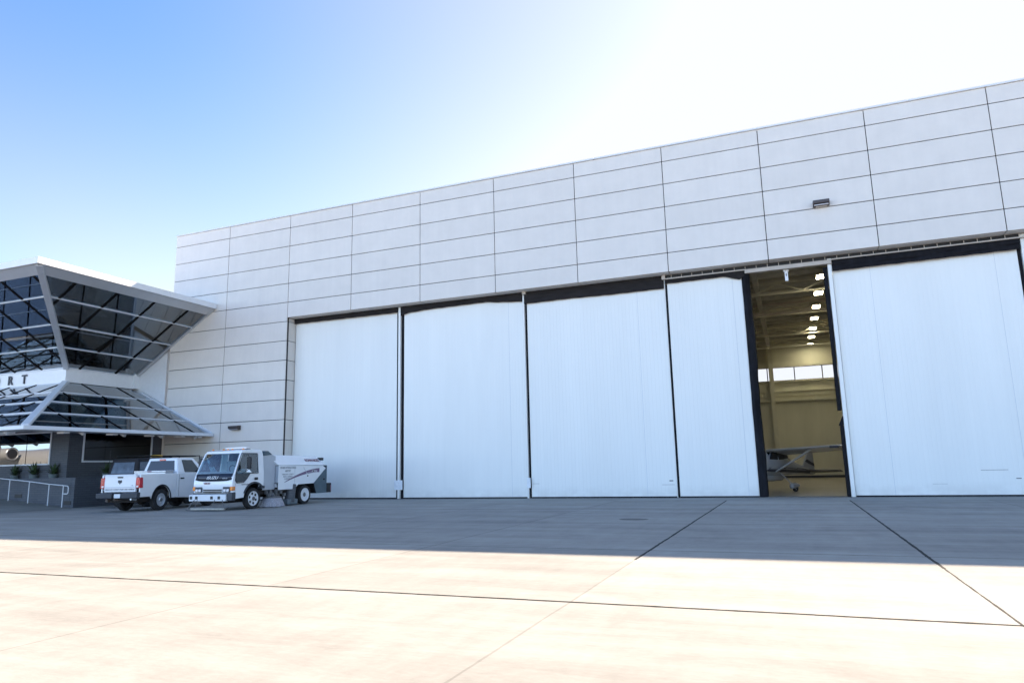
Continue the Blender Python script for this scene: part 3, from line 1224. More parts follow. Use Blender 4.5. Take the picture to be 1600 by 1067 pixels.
wf = frame("window", XL + .1, WX1 + .005, 1.935, 3.515, .07, 'y', BY, .03, alu_white)
m = TMB()
m.box(XL + .17, WX1 - .066, BY + .02, BY + .035, 2.005, 3.445)
m.build("pane", glass_mirror, wf)
m = TMB()
for x in (-14.95, -16.9, -18.9, -20.9, -22.9, -24.9):
    m.box(x - .012, x + .012, BY + .012, BY + .019, 2.005, 3.445)
m.build("glazing_bar", black_bar, wf)
wf = frame("window", -4.495, -0.555, 2.025, 3.515, .08, 'x', BX, .03, alu_white)
m = TMB()
m.box(BX - .035, BX - .02, -4.415, -.635, 2.106, 3.434)
m.build("pane", glass_black, wf)
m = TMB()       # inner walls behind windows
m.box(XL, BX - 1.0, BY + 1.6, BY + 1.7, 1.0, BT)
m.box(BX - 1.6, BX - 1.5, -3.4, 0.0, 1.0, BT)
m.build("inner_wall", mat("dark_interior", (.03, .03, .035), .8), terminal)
# interior of the glazed storeys
m = TMB()
m.box(XL, TX - .25, TY + .25, 11.5, WZB + .05, WZB + .2)
m.build("floor_slab", mat("pale_floor", (.5, .5, .5), .5), terminal)
m = TMB()
m.slab([(XL + .02, TY, WZT), (XL + .02, TY - UF, RZ), (XL + .02, 11.5, RZ), (XL + .02, 11.5, WZT)], .02)
m.build("end_glazing", glass_up, terminal)
m = TMB()
m.slab([(XL + .02, TY, WZB), (XL + .02, TY - LF * .97, LZ - LH), (XL + .02, 0, LZ - LH), (XL + .02, 0, WZB)], .06)
m.build("end_wall", alu, terminal)
for i in range(4):
    x = TX - 0.9 - i * 3.6
    for y in (TY + .8, 0.0 if x < -19 else -.6, 5):
        if y > 0.05 and x > -19:
            continue
        m = TMB()
        m.box(x - .13, x + .13, y - .13, y + .13, WZT, RZ)
        m.build("column", alu_white, terminal)
m = TMB()
for y in (-1.0, -3.6, -6.4):
    t0 = max(0, (TY - y) / UF)
    m.bar(UR(y, t0) - nU * .55, UR(y, .93) - nU * .5, .16, .28, nU)
for i in range(4):
    x = TX + 2.6 - i * 4.1
    t0 = max(0, (x - TX) / UF)
    m.bar(UL(x, t0) - nL * .55, UL(x, .93) - nL * .5, .16, .28, nL)
m.build("raking_beam", alu, terminal)
m = TMB()
for z in (7.7, 8.6, 9.4):
    m.box(XL, -12.9, 0.02, 0.075, z, z + .06)
m.box(XL, RX - 1, -6.0, -5.85, RZ - .35, RZ - .05)
m.box(XL, RX - 1, -2.5, -2.35, RZ - .35, RZ - .05)
m.build("inner_rail", alu_white, terminal)
m = TMB()
m.box(-26.5, -21.2, 5.0, 5.2, WZT - .5, RZ)
m.box(-19.2, -15.8, -1.8, -1.6, WZT - .5, RZ - 1.2)
m.build("inner_partition", mat("partition", (.45, .44, .43), .8, var=.1), terminal)
m = TMB().box(-12.7, -12.4, -4.9, -4.8, 5.05, 5.13)
m.build("pendant_lamp", lamp_small, terminal)
# letters on the front band
for ch, x in (("O", -19.42), ("R", -18.32), ("T", -17.24)):
    text("letter", ch, letter_dark, terminal, T((x, TY - .05, 6.17)), (1, 0, 0), (0, 0, 1), 0.66, extrude=.025, stretch=0.98, bold=0.012)

# plinth with walkway
plinth = thing("plinth_wall", "low grey brick plinth wall along the terminal walkway behind the handrail", "wall", (-10.49, -5.85, 0))
q = MB()
q.box(-24, -.26, 0, .25, -0.05, 1.33)
q.box(-.25, 0, 0, 5.82, -0.05, 1.33)
q.build("brick_wall", brick_m, plinth)
q = MB().box(-24, -.253, .253, 5.8, 1.0, 1.16)
q.build("walkway", soil, plinth)
for (x0, x1, z0) in ((-3.95, -3.45, .45), (-2.75, -2.3, .34) if False else (-.62, -.14, .13), (-5.9, -5.3, .62)):
    q = MB().box(x0, x1, -.012, .004, z0, z0 + .17)
    q.build("vent", plastic_black, plinth)

# handrail
hr = thing("handrail", "white pipe handrail with a looped end running up the ramp", "handrail", (-10.8, -6.15, 0))
posts = [(-0.0, .02, .99), (-.93, .06, 1.06), (-2.26, .16, 1.19), (-3.62, .30, 1.30), (-5.0, .42, 1.41), (-6.4, .55, 1.53), (-7.8, .67, 1.64)]
for x, z0, z1 in posts:
    MB().tube((x, 0, z0 - .03), (x, 0, z1 - .02), .021).build("post", alu_white, hr, smooth=True)
q = MB()
pts = [(x, 0, z1) for x, z0, z1 in reversed(posts)] + [(.24, 0, .965), (.30, 0, .94), (.33, 0, .88), (.33, 0, .70), (.30, 0, .64), (.24, 0, .62), (.02, 0, .63)]
q.path(pts, .021)
q.build("rail", alu_white, hr, smooth=True)


# potted plants on the walkway
def plant(x, y, label, seed, s=1.0, kind=0):
    rnd = random.Random(seed)
    t = thing("potted_plant", label, "plant", (x, y, 1.16), 0, "potted plants on the terminal walkway")
    MB().lathe([(.14 * s, 0), (.19 * s, .28 * s), (.205 * s, .34 * s), (.17 * s, .34 * s)], (0, 0, 0), 'z', 20).build("pot", pot_m, t, smooth=True)
    m = MB()
    for i in range(60):
        a = rnd.uniform(0, 6.28)
        e = rnd.uniform(.25, 1.45)
        L_ = rnd.uniform(.3, .78) * s
        w = rnd.uniform(.022, .042) * s
        base = Vector((rnd.uniform(-.05, .05), rnd.uniform(-.05, .05), .32 * s))
        d = Vector((math.cos(a) * math.cos(e), math.sin(a) * math.cos(e), math.sin(e)))
        sd_ = Vector((-math.sin(a), math.cos(a), 0))
        p = [base, base + d * L_ * .5 + Vector((0, 0, .04)), base + d * L_ + Vector((0, 0, -.10 * L_))]
        vv = [p[0] - sd_ * w * .5, p[0] + sd_ * w * .5, p[1] + sd_ * w, p[2], p[1] - sd_ * w]
        m.add(vv, [(0, 1, 2, 4), (4, 2, 3)])
    m.build("foliage", leaf_m, t)


plant(-15.35, -5.35, "dark leafy potted plant below the jet reflection, leftmost by the handrail", 1, .95)
plant(-14.0, -5.35, "upright spiky potted plant at the middle of the long window", 2, 1.0)
plant(-12.65, -5.35, "wide bushy potted plant nearest the brick corner", 3, 1.0)
plant(-10.75, -4.1, "small potted plant beside the pickup's tailgate, under the dark window", 4, .95)


# ------------------------------------------------------------------ vehicles
def arc(cy, cz, r, a0, a1, n=12):
    return [(cy + r * math.cos(R(a0 + (a1 - a0) * i / n)), cz + r * math.sin(R(a0 + (a1 - a0) * i / n))) for i in range(n + 1)]


def wheel(root, x, y, r, w, side, rimmat=None, rimr=None, dish=0.03, holes=6, dual=False):
    """side=+1: outer face towards +x"""
    rimr = rimr or r * 0.62
    h = w / 2
    tm = MB()
    tm.lathe([(rimr * .97, -h * .8 + .15), (rimr, -h * .8), (r * .86, -h), (r * .97, -h * .82), (r, -h * .5), (r, -h * .15), (r * .985, -h * .12), (r * .985, h * .12), (r, h * .15), (r, h * .5),
              (r * .97, h * .82), (r * .86, h), (rimr, h * .8), (rimr * .97, h * .8 - .15)], (x, y, r), 'x', 40)
    wo2 = tm.build("wheel", tyre_m, root, smooth=True, ang=45)
    rm = MB()
    s = side
    o = x + s * h * .8
    prof = [(rimr * 1.02, -.02), (rimr * 1.02, .012), (rimr * .93, .012), (rimr * .88, -dish), (rimr * .55, -dish * 1.15), (rimr * .38, -dish * .3), (rimr * .30, .02), (.002, .025)]
    if dual:
        prof = [(rimr * 1.02, -.02), (rimr * 1.02, .012), (rimr * .93, .01), (rimr * .86, -.10), (rimr * .5, -.13), (rimr * .42, -.05), (rimr * .3, -.03), (.002, -.025)]
    rm.lathe([(a, b * s) for a, b in prof], (o, y, r), 'x', 32)
    ro = rm.build("rim", rimmat or rim_m, wo2, smooth=True, ang=40)
    hm = MB()
    for i in range(holes):
        a = 2 * math.pi * (i + .3) / holes
        rr = rimr * .68
        dd = (-dish * 1.05 if not dual else -.118)
        c = (o + s * dd, y + rr * math.cos(a), r + rr * math.sin(a))
        hm.tube((c[0] - s * .012, c[1], c[2]), (c[0] + s * .014, c[1], c[2]), rimr * .19, 12)
    hm.build("rim_hole", plastic_black, ro)
    hb = MB().lathe([(rimr * .30, -.01), (rimr * .28, .03), (rimr * .12, .045), (.002, .047)] if not dual else [(rimr * .44, -.05), (rimr * .34, .01), (rimr * .15, .02), (.002, .022)],
                    (0, 0, 0), 'x', 20)
    dd2 = (.0 if not dual else -.03)
    hb.xform(lambda a, b_, c: (o + s * (a + dd2), y + b_, r + c))
    hb.build("hub", grime, ro, smooth=True)  # dark hub colour stands in for shading inside the rim
    return wo2


def side_quads(pane_pts, th=0.012):
    return MB().slab(pane_pts, th)


PKX = -4.62
# ---- white pickup: origin under the rear axle, +y forward
pk = thing("pickup_truck", "white pickup truck seen from behind with silver toolbox in its bed", "pickup", (PKX, -7.32, 0), R(8))
pk.scale = (.93, .95, 1)
HW = 0.97
tum = lambda x, y, z: (x * (1 - 0.035 * max(0, (z - .95)) / .5 - 0.02 * max(0, (.75 - z)) / .3), y, z)
# bed sides
for s in (-1, 1):
    poly = [(-1.20, .56), (-1.20, 1.38), (-1.17, 1.42), (.90, 1.42), (.90, .46), (.62, .46)] + arc(0, .44, .53, 2, 178, 16) + [(-.62, .56)]
    q = MB()
    q.prism(poly, 'x', s * (HW - .06), s * HW)
    q.xform(tum)
    q.build("bed_side", car_white, pk, bevel=.018)
    lip = MB()
    pts = [(s * (HW + .004), y, z) for y, z in arc(0, .44, .545, 0, 180, 18)]
    for a, b_ in zip(pts[:-1], pts[1:]):
        lip.bar(a, b_, .035, .03, (s, 0, 0))
    lip.build("wheel_arch_lip", plastic_black, pk)
q = MB().box(-HW + .07, HW - .07, -1.14, .88, .72, .80)
q.box(-HW + .13, HW - .13, .80, .88, .80, 1.36)
q.build("bed_floor", chassis, pk)
q = MB()
for s in (-1, 1):
    x0, x1 = sorted((s * .55, s * (HW - .065)))
    q.prism(arc(0, .44, .55, 0, 180, 12) + [(-.55, .40), (.55, .40)], 'x', x0, x0 + .02)
    q.box(x0, x1, -.5, .5, .98, 1.0)
q.build("wheel_well", plastic_black, pk)
# tailgate
q = MB()
q.prism([(-1.235, .76), (-1.25, 1.05), (-1.235, 1.30), (-1.25, 1.40), (-1.19, 1.43), (-1.15, 1.43), (-1.15, .76)], 'x', -.765, .765)
tg = q.build("tailgate", car_white, pk, bevel=.012)
MB().box(-.70, .70, -1.262, -1.238, .925, .945).build("crease", panel_blue, tg)
MB().box(-.13, .13, -1.262, -1.235, 1.285, 1.335).build("handle", plastic_black, tg, bevel=.01)
# ram-head style dark emblem: shield outline with curls
em = MB()
em.prism([(-.055, 1.20), (.055, 1.20), (.045, 1.12), (0, 1.05), (-.045, 1.12)], 'y', -1.262, -1.240)
for s in (-1, 1):
    pts = [(s * (.05 + .035 * math.cos(R(a))), -1.255, 1.155 + .045 * math.sin(R(a))) for a in range(100, -170, -30)]
    em.path(pts, .012, 6)
em.build("emblem", plastic_grey, tg)
text("lettering", "HANCOCK COUNTY PORT AND HARBOR", letter_grey, tg, (0, -1.245, .83), (1, 0, 0), (0, 0, 1), .075, extrude=.003, stretch=1.0)
text("lettering", "1500", panel_blue, tg, (.60, -1.25, .98), (1, 0, 0), (0, 0, 1), .06, extrude=.003)
for s in (-1, 1):
    a, b_ = sorted((s * .775, s * (HW + .004)))
    q = MB().box(a, b_, -1.245, -1.06, .90, 1.30)
    q.xform(lambda x, y, z: (x * (1 - 0.03 * max(0, (z - .95)) / .5), y, z))
    tl = q.build("taillight", red_lens, pk, bevel=.02)
    a, b_ = sorted((s * .80, s * .90))
    MB().box(a, b_, -1.252, -1.243, .93, .995).build("reverse_lamp", white_lens, tl)
    MB().box(a, b_, -1.252, -1.243, 1.07, 1.19).build("brake_lamp", mat("lens_bright", (.8, .05, .06), .15) if s > 0 else MATS["lens_bright"] if "lens_bright" in MATS else red_lens, tl)
q = MB()
q.prism([(-1.22, .50), (-1.40, .53), (-1.42, .72), (-1.22, .75)], 'x', -1.0, -.22)
q.prism([(-1.22, .50), (-1.40, .53), (-1.42, .72), (-1.22, .75)], 'x', .22, 1.0)
q.prism([(-1.20, .50), (-1.33, .53), (-1.34, .70), (-1.20, .73)], 'x', -.219, .219)
bp_ = q.build("rear_bumper", plastic_grey, pk, bevel=.02)
MB().box(-.15, .15, -1.355, -1.342, .54, .69).build("number_plate", white_trim, bp_)
q = MB().box(-.04, .04, -1.45, -1.2, .44, .50)
q.tube((0, -1.48, .46), (0, -1.48, .55), .03)
q.box(-.55, -.45, -1.35, -1.2, .40, .50)
q.build("tow_hitch", rust, pk)
MB().tube((.62, -1.30, .50), (.66, -1.0, .47), .045, 14).build("exhaust", chrome, pk, smooth=True)
# cab and front
poly = [(.93, .46), (.93, 1.40), (.96, 1.44), (2.62, 1.40), (2.9, 1.36), (4.0, 1.26), (4.12, 1.1), (4.16, .75), (4.1, .48), (3.65, .46)] + arc(3.05, .44, .53, 2, 178, 16) + [(2.4, .42), (2.35, .40)]
q = MB().prism(poly, 'x', -HW, HW)
q.xform(tum)
body = q.build("cab_body", car_white, pk, bevel=.03, segs=3)
RFZ = 2.05
B4 = [(-.93, .95, 1.42), (.93, .95, 1.42), (.93, 2.95, 1.38), (-.93, 2.95, 1.38)]
T4 = [(-.73, 1.10, RFZ), (.73, 1.10, RFZ), (.71, 2.15, RFZ), (-.71, 2.15, RFZ)]
q = MB().hexa(B4, T4)
q.build("cab_roof", car_white, pk, bevel=.05, segs=3)


def lerp(a, b_, t):
    return Vector(a) * (1 - t) + Vector(b_) * t


def face_pt(b0, b1, t0, t1, u, v):
    return lerp(lerp(b0, b1, u), lerp(t0, t1, u), v)


def pane(root, name, b0, b1, t0, t1, rect, m_, th=.02, out=.006):
    u0, u1, v0, v1 = rect[:4]
    sk = rect[4] if len(rect) > 4 else 0
    P = [face_pt(b0, b1, t0, t1, u0, v0), face_pt(b0, b1, t0, t1, u1, v0), face_pt(b0, b1, t0, t1, u1 - sk, v1), face_pt(b0, b1, t0, t1, u0, v1)]
    n = (P[1] - P[0]).cross(P[3] - P[0]).normalized() * out
    return MB().slab([p + n for p in P], th).build(name, m_, root, bevel=.006)


pane(pk, "rear_window", B4[0], B4[1], T4[0], T4[1], (.10, .90, .14, .82), car_glass)
pane(pk, "side_window", B4[1], B4[2], T4[1], T4[2], (.22, .78, .08, .86), car_glass)
pane(pk, "side_window", B4[3], B4[0], T4[3], T4[0], (.22, .78, .08, .86), car_glass)
pane(pk, "windshield", B4[2], B4[3], T4[2], T4[3], (.06, .94, .06, .92), car_glass)
q = MB().box(-.16, .16, 1.06, 1.10, RFZ - .11, RFZ - .04)
q.build("high_brake_lamp", red_lens, pk, bevel=.01)
for s in (-1, 1):
    q = MB()
    for y in (1.03, 2.42):
        a, b_ = sorted((s * (HW + .001), s * (HW - .02)))
        q.box(a, b_, y, y + .012, .50, 1.38)
    q.xform(tum)
    q.build("door_seam", plastic_grey, pk)
    a, b_ = sorted((s * (HW + .0), s * (HW + .025)))
    q = MB().box(a, b_, 1.10, 1.32, 1.19, 1.245)
    q.xform(tum)
    q.build("door_handle", plastic_black, pk, bevel=.008)
    q = MB().box(*sorted((s * 1.0, s * 1.16)), 2.35, 2.48, 1.38, 1.62)
    q.bar((s * .94, 2.42, 1.42), (s * 1.04, 2.42, 1.45), .05, .05)
    q.build("wing_mirror", plastic_black, pk, bevel=.02)
    wheel(pk, s * .84, 0, .41, .27, s, rim_m, .245, .04, 5)
    wheel(pk, s * .84, 3.05, .41, .27, s, rim_m, .245, .04, 5)
q = MB().box(-.72, .72, -1.05, 4.0, .36, .52)
q.box(-.3, .3, 1.0, 2.2, .28, .36)
q.tube((-.75, 0, .40), (.75, 0, .40), .07)
q.lathe([(.02, -.16), (.15, -.1), (.15, .1), (.02, .16)], (0, 0, .38), 'y', 16)
q.build("chassis", chassis, pk)
MB().box(-.9, .9, 4.08, 4.22, .50, .72).build("front_bumper", plastic_grey, pk, bevel=.03)
tb = thing("toolbox", "bright metal toolbox lying across the white pickup's bed", "toolbox", (PKX, -7.32, 0), R(8))
tb.scale = (.93, .95, 1)
MB().box(-.80, .80, .34, .82, 1.30, 1.475).build("box_body", chrome, tb, bevel=.012)
MB().box(-.81, .81, .33, .83, 1.478, 1.545).build("lid", chrome, tb, bevel=.015)
q = MB().box(-.1, .1, .318, .329, 1.49, 1.53)
q.build("latch", maroon, tb)

# ---- sweeper truck: origin under front axle, +y forward (towards the camera side)
sw = thing("sweeper_truck", "white street sweeper truck with a flat cab, round side brushes and purple swoosh", "truck", (-.90, -6.32, 0), R(180.6))
sw.scale = (.97, 1, 1)
CW = 1.02


def cabx(x, y, z):
    if z > 1.36:
        if y > .3:
            y += .15 * (z - 1.36) / .7
        z = 1.36 + (z - 1.36) * 1.13
    k = 1 - 0.10 * max(0, z - 1.28) / .85
    k2 = 1 - 0.05 * max(0, y - .6) / .5
    return (x * k * k2, y, z)


poly = [(1.10, .80), (1.13, .98), (1.09, 1.24), (1.02, 1.36), (-.52, 1.36), (-.52, .98), (-.50, .80)] + arc(0, .43, .56, 138, 8, 14)[0:0] + \
       [(-.44, .80)] + arc(0, .42, .56, 140, 5, 14) + [(.58, .46), (1.06, .42)]
q = MB().prism(poly, 'x', -CW, CW)
q.xform(cabx)
q.build("cab_body", car_white, sw, bevel=.025, segs=3)
# roof, pillars, back
q = MB().prism([(.50, 2.03), (.46, 2.12), (.25, 2.17), (-.40, 2.17), (-.50, 2.12), (-.52, 2.03)], 'x', -CW, CW)
q.xform(cabx)
q.build("cab_roof", car_white, sw, bevel=.03, segs=3)
q = MB()
for s in (-1, 1):
    a = [(s * CW, 1.03, 1.36), (s * (CW - .09), 1.05, 1.36), (s * (CW - .09), .53, 2.04), (s * CW, .50, 2.04)]
    q.bar((s * (CW - .035), 1.00, 1.35), (s * (CW - .035), .50, 2.04), .07, .08, (s, 0, 0))
    q.box(*sorted((s * (CW - .06), s * CW)), -.52, -.20, 1.355, 2.04)
q.box(-CW + .06, CW - .06, -.52, -.48, 1.355, 1.55)
q.xform(cabx)
q.build("pillar", car_white, sw, bevel=.01)


def P_(x, y, z):
    return Vector(cabx(x, y, z))


wsm = MB()
for j in range(7):
    for i in range(13):
        u, v_ = i / 12, j / 6
        px_ = -.95 + 1.90 * u
        a_ = P_(px_, 1.05 + (.52 - 1.05) * v_, 1.365 + (2.03 - 1.365) * v_)
        a_.y += .075 * (1 - (px_ / .95) ** 2) + .03 * math.sin(math.pi * v_)
        wsm.v.append(tuple(a_))
for j in range(6):
    for i in range(12):
        a = j * 13 + i
        wsm.f.append((a, a + 1, a + 14, a + 13))
wso = wsm.build("windshield", glass_cab, sw, smooth=True, ang=80)
MB().slab([P_(-.90, -.50, 1.55), P_(.90, -.50, 1.55), P_(.90, -.50, 2.03), P_(-.90, -.50, 2.03)], .01).build("rear_window", glass_cab, sw)
wl = MB()
for s in (-1, 1):
    x = s * (CW - .012)
    o = MB().slab([P_(x, .95, 1.42), P_(x, .52, 2.02), P_(x, -.17, 2.02), P_(x, -.17, 1.38), P_(x, .25, 1.38)], .01).build("side_window", glass_cab, sw)
    # black lower-window cut dips towards the front
    x = s * (CW + .004)
    MB().slab([P_(x, .96, 1.36), P_(x, .28, 1.36), P_(x, .42, 1.18), P_(x, .60, 1.05), P_(x, .90, 1.03), P_(x, .97, 1.10)], .012).build("quarter_window", car_glass, sw)
    fr = MB()
    loop = [(.97, 1.38), (.52, 2.03), (-.19, 2.03), (-.19, 1.36), (.26, 1.36), (.42, 1.17), (.60, 1.03), (.92, 1.01), (.99, 1.10), (.97, 1.38)]
    for a, b_ in zip(loop[:-1], loop[1:]):
        fr.bar(P_(s * (CW + .004), *a), P_(s * (CW + .004), *b_), .022, .02, (s, 0, 0))
    fr.build("window_seal", plastic_black, sw)
    # door outline and handle
    dl = MB()
    loop = [(-.25, 2.0), (-.25, .86), (-.22, .84)]
    for a, b_ in zip(loop[:-1], loop[1:]):
        dl.bar(P_(s * (CW + .002), *a), P_(s * (CW + .002), *b_), .012, .012, (s, 0, 0))
    dl.bar(P_(s * (CW + .002), .985, 1.0), P_(s * (CW + .002), .985, .55), .012, .012, (s, 0, 0))
    dl.build("door_seam", panel_blue, sw)
    MB().box(*sorted((s * CW, s * (CW + .03))), -.16, .02, 1.10, 1.20).build("door_handle", plastic_black, sw, bevel=.015)
    # wheel arch lip and steps
    lip = MB()
    pts = [(s * (CW + .004), y, z) for y, z in [(-.55, .80)] + arc(0, .42, .585, 132, 20, 12)]
    for a, b_ in zip(pts[:-1], pts[1:]):
        lip.bar(a, b_, .06, .05, (s, 0, 0))
    lip.box(*sorted((s * .85, s * (CW + .02))), -.55, -.35, .76, .86)
    lip.build("wheel_arch", plastic_grey, sw)
    ww = MB()
    ap = arc(0, .42, .553, 0, 150, 14)
    for a, b_ in zip(ap[:-1], ap[1:]):
        ww.bar((s * .80, *a), (s * .80, *b_), .40, .02, (0, (a[0] + b_[0]) / 2, (a[1] + b_[1]) / 2 - .42))
    ww.box(*sorted((s * .58, s * .60)), -.56, .56, .45, .98)
    ww.build("wheel_well", plastic_black, sw)
    # mirrors
    mr = MB().box(*sorted((s * 1.14, s * 1.32)), .52, .60, 1.52, 1.98)
    mo = mr.build("wing_mirror", plastic_black, sw, bevel=.02)
    MB().path([(s * .98, .62, 2.02), (s * 1.22, .60, 2.04), (s * 1.22, .58, 1.98)], .012).path([(s * .98, .70, 1.34), (s * 1.2, .60, 1.48), (s * 1.22, .58, 1.52)], .012).build("mirror_arm", plastic_black, mo)
    # headlamp group
    a, b_ = sorted((s * .52, s * .86))
    hl = MB().box(a, b_, 1.11, 1.145, .68, .88).build("lamp_bezel", plastic_grey, sw, bevel=.015)
    for k in (0, 1):
        MB().box(*sorted((s * (.56 + .15 * k), s * (.68 + .15 * k))), 1.14, 1.16, .70, .80).build("headlight", white_lens, hl, bevel=.008)
    MB().box(*sorted((s * .865, s * (CW - .03))), .98, 1.140, .74, .89).build("turn_signal", amber_lens, sw, bevel=.015)
# navy band below windshield + badge
fb = MB()
for j in range(3):
    for i in range(13):
        u, v_ = i / 12, j / 2
        px_ = -.95 + 1.90 * u
        zb_ = 1.10 + .04 * abs(2 * u - 1) ** 6
        a_ = P_(px_, 1.10 - .06 * v_, zb_ + (1.365 - zb_) * v_)
        a_.y += .078 * (1 - (px_ / .95) ** 2) + .012
        fb.v.append(tuple(a_))
for j in range(2):
    for i in range(12):
        a = j * 13 + i
        fb.f.append((a, a + 1, a + 14, a + 13))
fbo = fb.build("front_band", navy, sw, smooth=True, ang=80)
fbt = fbo.modifiers.new("thick", 'SOLIDIFY')
fbt.thickness = .10
fbt.offset = -1
text("badge", "ISUZU", letter_white, sw, (-.02, 1.204, 1.17), (-1, 0, 0), (0, -.22, 1), .16, extrude=.004, shear=.25, stretch=1.25, bold=0)
text("badge", "NPR HD", panel_blue, sw, (-.62, 1.165, 1.17), (-1, .06, 0), (0, -.25, 1), .07, extrude=.003)
text("badge", "VISION", maroon, sw, (.28, 1.145, .985), (-1, 0, 0), (0, .02, 1), .09, extrude=.003, stretch=1.1, bold=.004)
g2 = MB()
for z in (.675, .745):
    g2.box(-.44, .44, 1.10, 1.150, z, z + .042)
g2.build("grille", plastic_black, sw)
g2 = MB().prism([(1.10, .35), (1.24, .36), (1.25, .60), (1.10, .62)], 'x', -.78, 1.05)
bm_ = g2.build("front_bumper", white_trim, sw, bevel=.02)
MB().prism([(1.0, .36), (1.19, .37), (1.20, .66), (1.0, .68)], 'x', -1.04, -.785).build("bumper_corner", plastic_grey, sw, bevel=.02)
g2 = MB()
for x in (.93, .66, -.10, -.46):
    g2.box(x - .055, x + .055, 1.235, 1.262, .43, .54)
g2.build("bumper_opening", plastic_black, bm_)
MB().box(-.95, .98, 1.05, 1.118, .622, .655).build("bumper_gap", plastic_black, sw)
# roof lamps
for x in (-.85, -.25, 0, .25, .85):
    q = MB().lathe([(.05, 0), (.045, .04), (.02, .055)], (x * .9, .42, 2.262), 'z', 12)
    q.build("clearance_lamp", amber_lens, sw, smooth=True)
lb = MB().box(-.55, .55, -.20, .02, 2.305, 2.385).build("light_bar", mat("clear_bar", (.75, .70, .68), .2, coat=.5), sw, bevel=.02)
MB().box(-.58, .58, -.18, 0, 2.262, 2.304).build("light_bar_mount", plastic_black, lb)
# interior
q = MB()
for x in (-.45, .45):
    q.box(x - .24, x + .24, -.35, -.22, 1.3, 1.85)
    q.box(x - .24, x + .24, -.22, .2, 1.30, 1.40)
q.build("seat", seat_m, sw, bevel=.05)
q = MB().box(-.85, .85, .72, .96, 1.37, 1.44)
q.build("dashboard", seat_m, sw, bevel=.03)
q = MB()
ring = [Vector((-.45 + .2 * math.cos(a * .4), .55 + .07 * math.sin(a * .4), 1.50 + .17 * math.sin(a * .4))) for a in range(17)]
q.path(ring, .016, 6)
q.build("steering_wheel", plastic_black, sw)
# door text
text("lettering", "www.hcphc.ms", letter_grey, sw, (-CW - .002, .45, .925), (0, -1, 0), (0, 0, 1), .085, extrude=.002)
# engine housing between cab and hopper
q = MB().prism([(-.62, .68), (-1.36, .68), (-1.36, 2.02), (-1.05, 2.10), (-.62, 2.10)], 'x', -.86, .86)
q.build("engine_housing", panel_blue, sw, bevel=.02)
MB().prism([(-.62, 2.03), (-.62, 2.22), (-.85, 2.22), (-1.10, 2.08)], 'x', -.9, -.3).build("air_intake", slate, sw, bevel=.01)
# hopper
HX = 1.04
q = MB()
sec_top = 2.06
for s in (-1, 1):
    q = MB()
    q.prism([(-1.36, .66), (-1.36, 1.64), (-4.30, 1.60), (-4.52, 1.50), (-3.66, .86), (-2.62, .84), (-2.36, .66)], 'x', *sorted((s * (HX - .03), s * HX)))
    q.build("side_panel", car_white, sw, bevel=.01)
q = MB()
q.hexa([(-HX, -4.52, 1.62), (HX, -4.52, 1.62), (HX, -1.36, 1.645), (-HX, -1.36, 1.645)],
       [(-.62, -4.28, 2.03), (.62, -4.28, 2.03), (.62, -1.05, 2.08), (-.62, -1.05, 2.08)])
q.build("hopper_top", car_white, sw, bevel=.03, segs=3)
q = MB().box(-HX + .04, HX - .04, -4.38, -1.38, .95, 1.615)
q.build("hopper_body", panel_blue, sw)
q = MB().prism([(-3.68, .86), (-4.54, 1.50), (-4.54, 1.62), (-4.60, 1.62), (-4.60, .42), (-3.86, .42)], 'x', -HX, HX)
q.build("rear_door", slate, sw, bevel=.01)
q = MB()
for s in (-1, 1):
    q.bar((s * (HX + .01), -4.12, 1.15), (s * (HX + .01), -4.12, .50), .03, .03)
    q.box(*sorted((s * HX, s * (HX + .03))), -4.42, -4.34, .98, 1.05)
q.box(-.86, -.62, -4.56, -4.36, 1.84, 1.96)
q.build("door_hardware", plastic_black, sw)
MB().box(-HX - .02, -.5, -4.92, -4.62, .42, .84).build("rear_lamp_box", plastic_black, sw, bevel=.02)
MB().box(-HX - .03, -.9, -4.90, -4.85, .5, .75).build("rear_lamp", maroon, sw)
# fenders / hoses / brushes
q = MB().prism([(-2.40, .68), (-2.64, .84), (-3.66, .86), (-3.84, .44), (-3.94, .44), (-3.72, .95), (-2.35, .95)], 'x', -HX + .01, -.55)
q.build("rear_fender", plastic_black, sw)
q = MB()
q.box(-.80, .80, -4.4, .9, .52, .70)
q.box(-.45, .45, -4.2, 1.0, .40, .52)
q.box(-.5, .5, -.9, .95, .27, .41)
q.box(-.8, .8, .55, .95, .36, .50)
q.build("chassis", chassis, sw)
q = MB()
rnd = random.Random(5)
for i in range(26):
    y = rnd.uniform(-1.9, -.75)
    z = rnd.uniform(.42, .66)
    x = -rnd.uniform(.72, .97)
    if i % 2:
        q.box(x - .05, x + .05, y - rnd.uniform(.03, .09), y + rnd.uniform(.03, .1), z - .05, z + .06)
    else:
        q.tube((x, y, z), (x + rnd.uniform(-.1, .2), y + rnd.uniform(-.3, .3), z + rnd.uniform(-.15, .1)), rnd.uniform(.015, .04))
q.build("machinery", grime, sw)
q = MB()
q.tube((-.86, -2.30, .14), (-.86, -2.38, .86), .21, 20)
q.build("suction_hose", mat("hose", (.10, .105, .115), .6, var=.2, stretch=(1, 1, 6)), sw, smooth=True)
q = MB().box(-1.04, -.5, -2.62, -1.98, .04, .26)
q.build("pickup_head", mat("pickup_head_m", (.14, .17, .19), .6, var=.2), sw, bevel=.03)
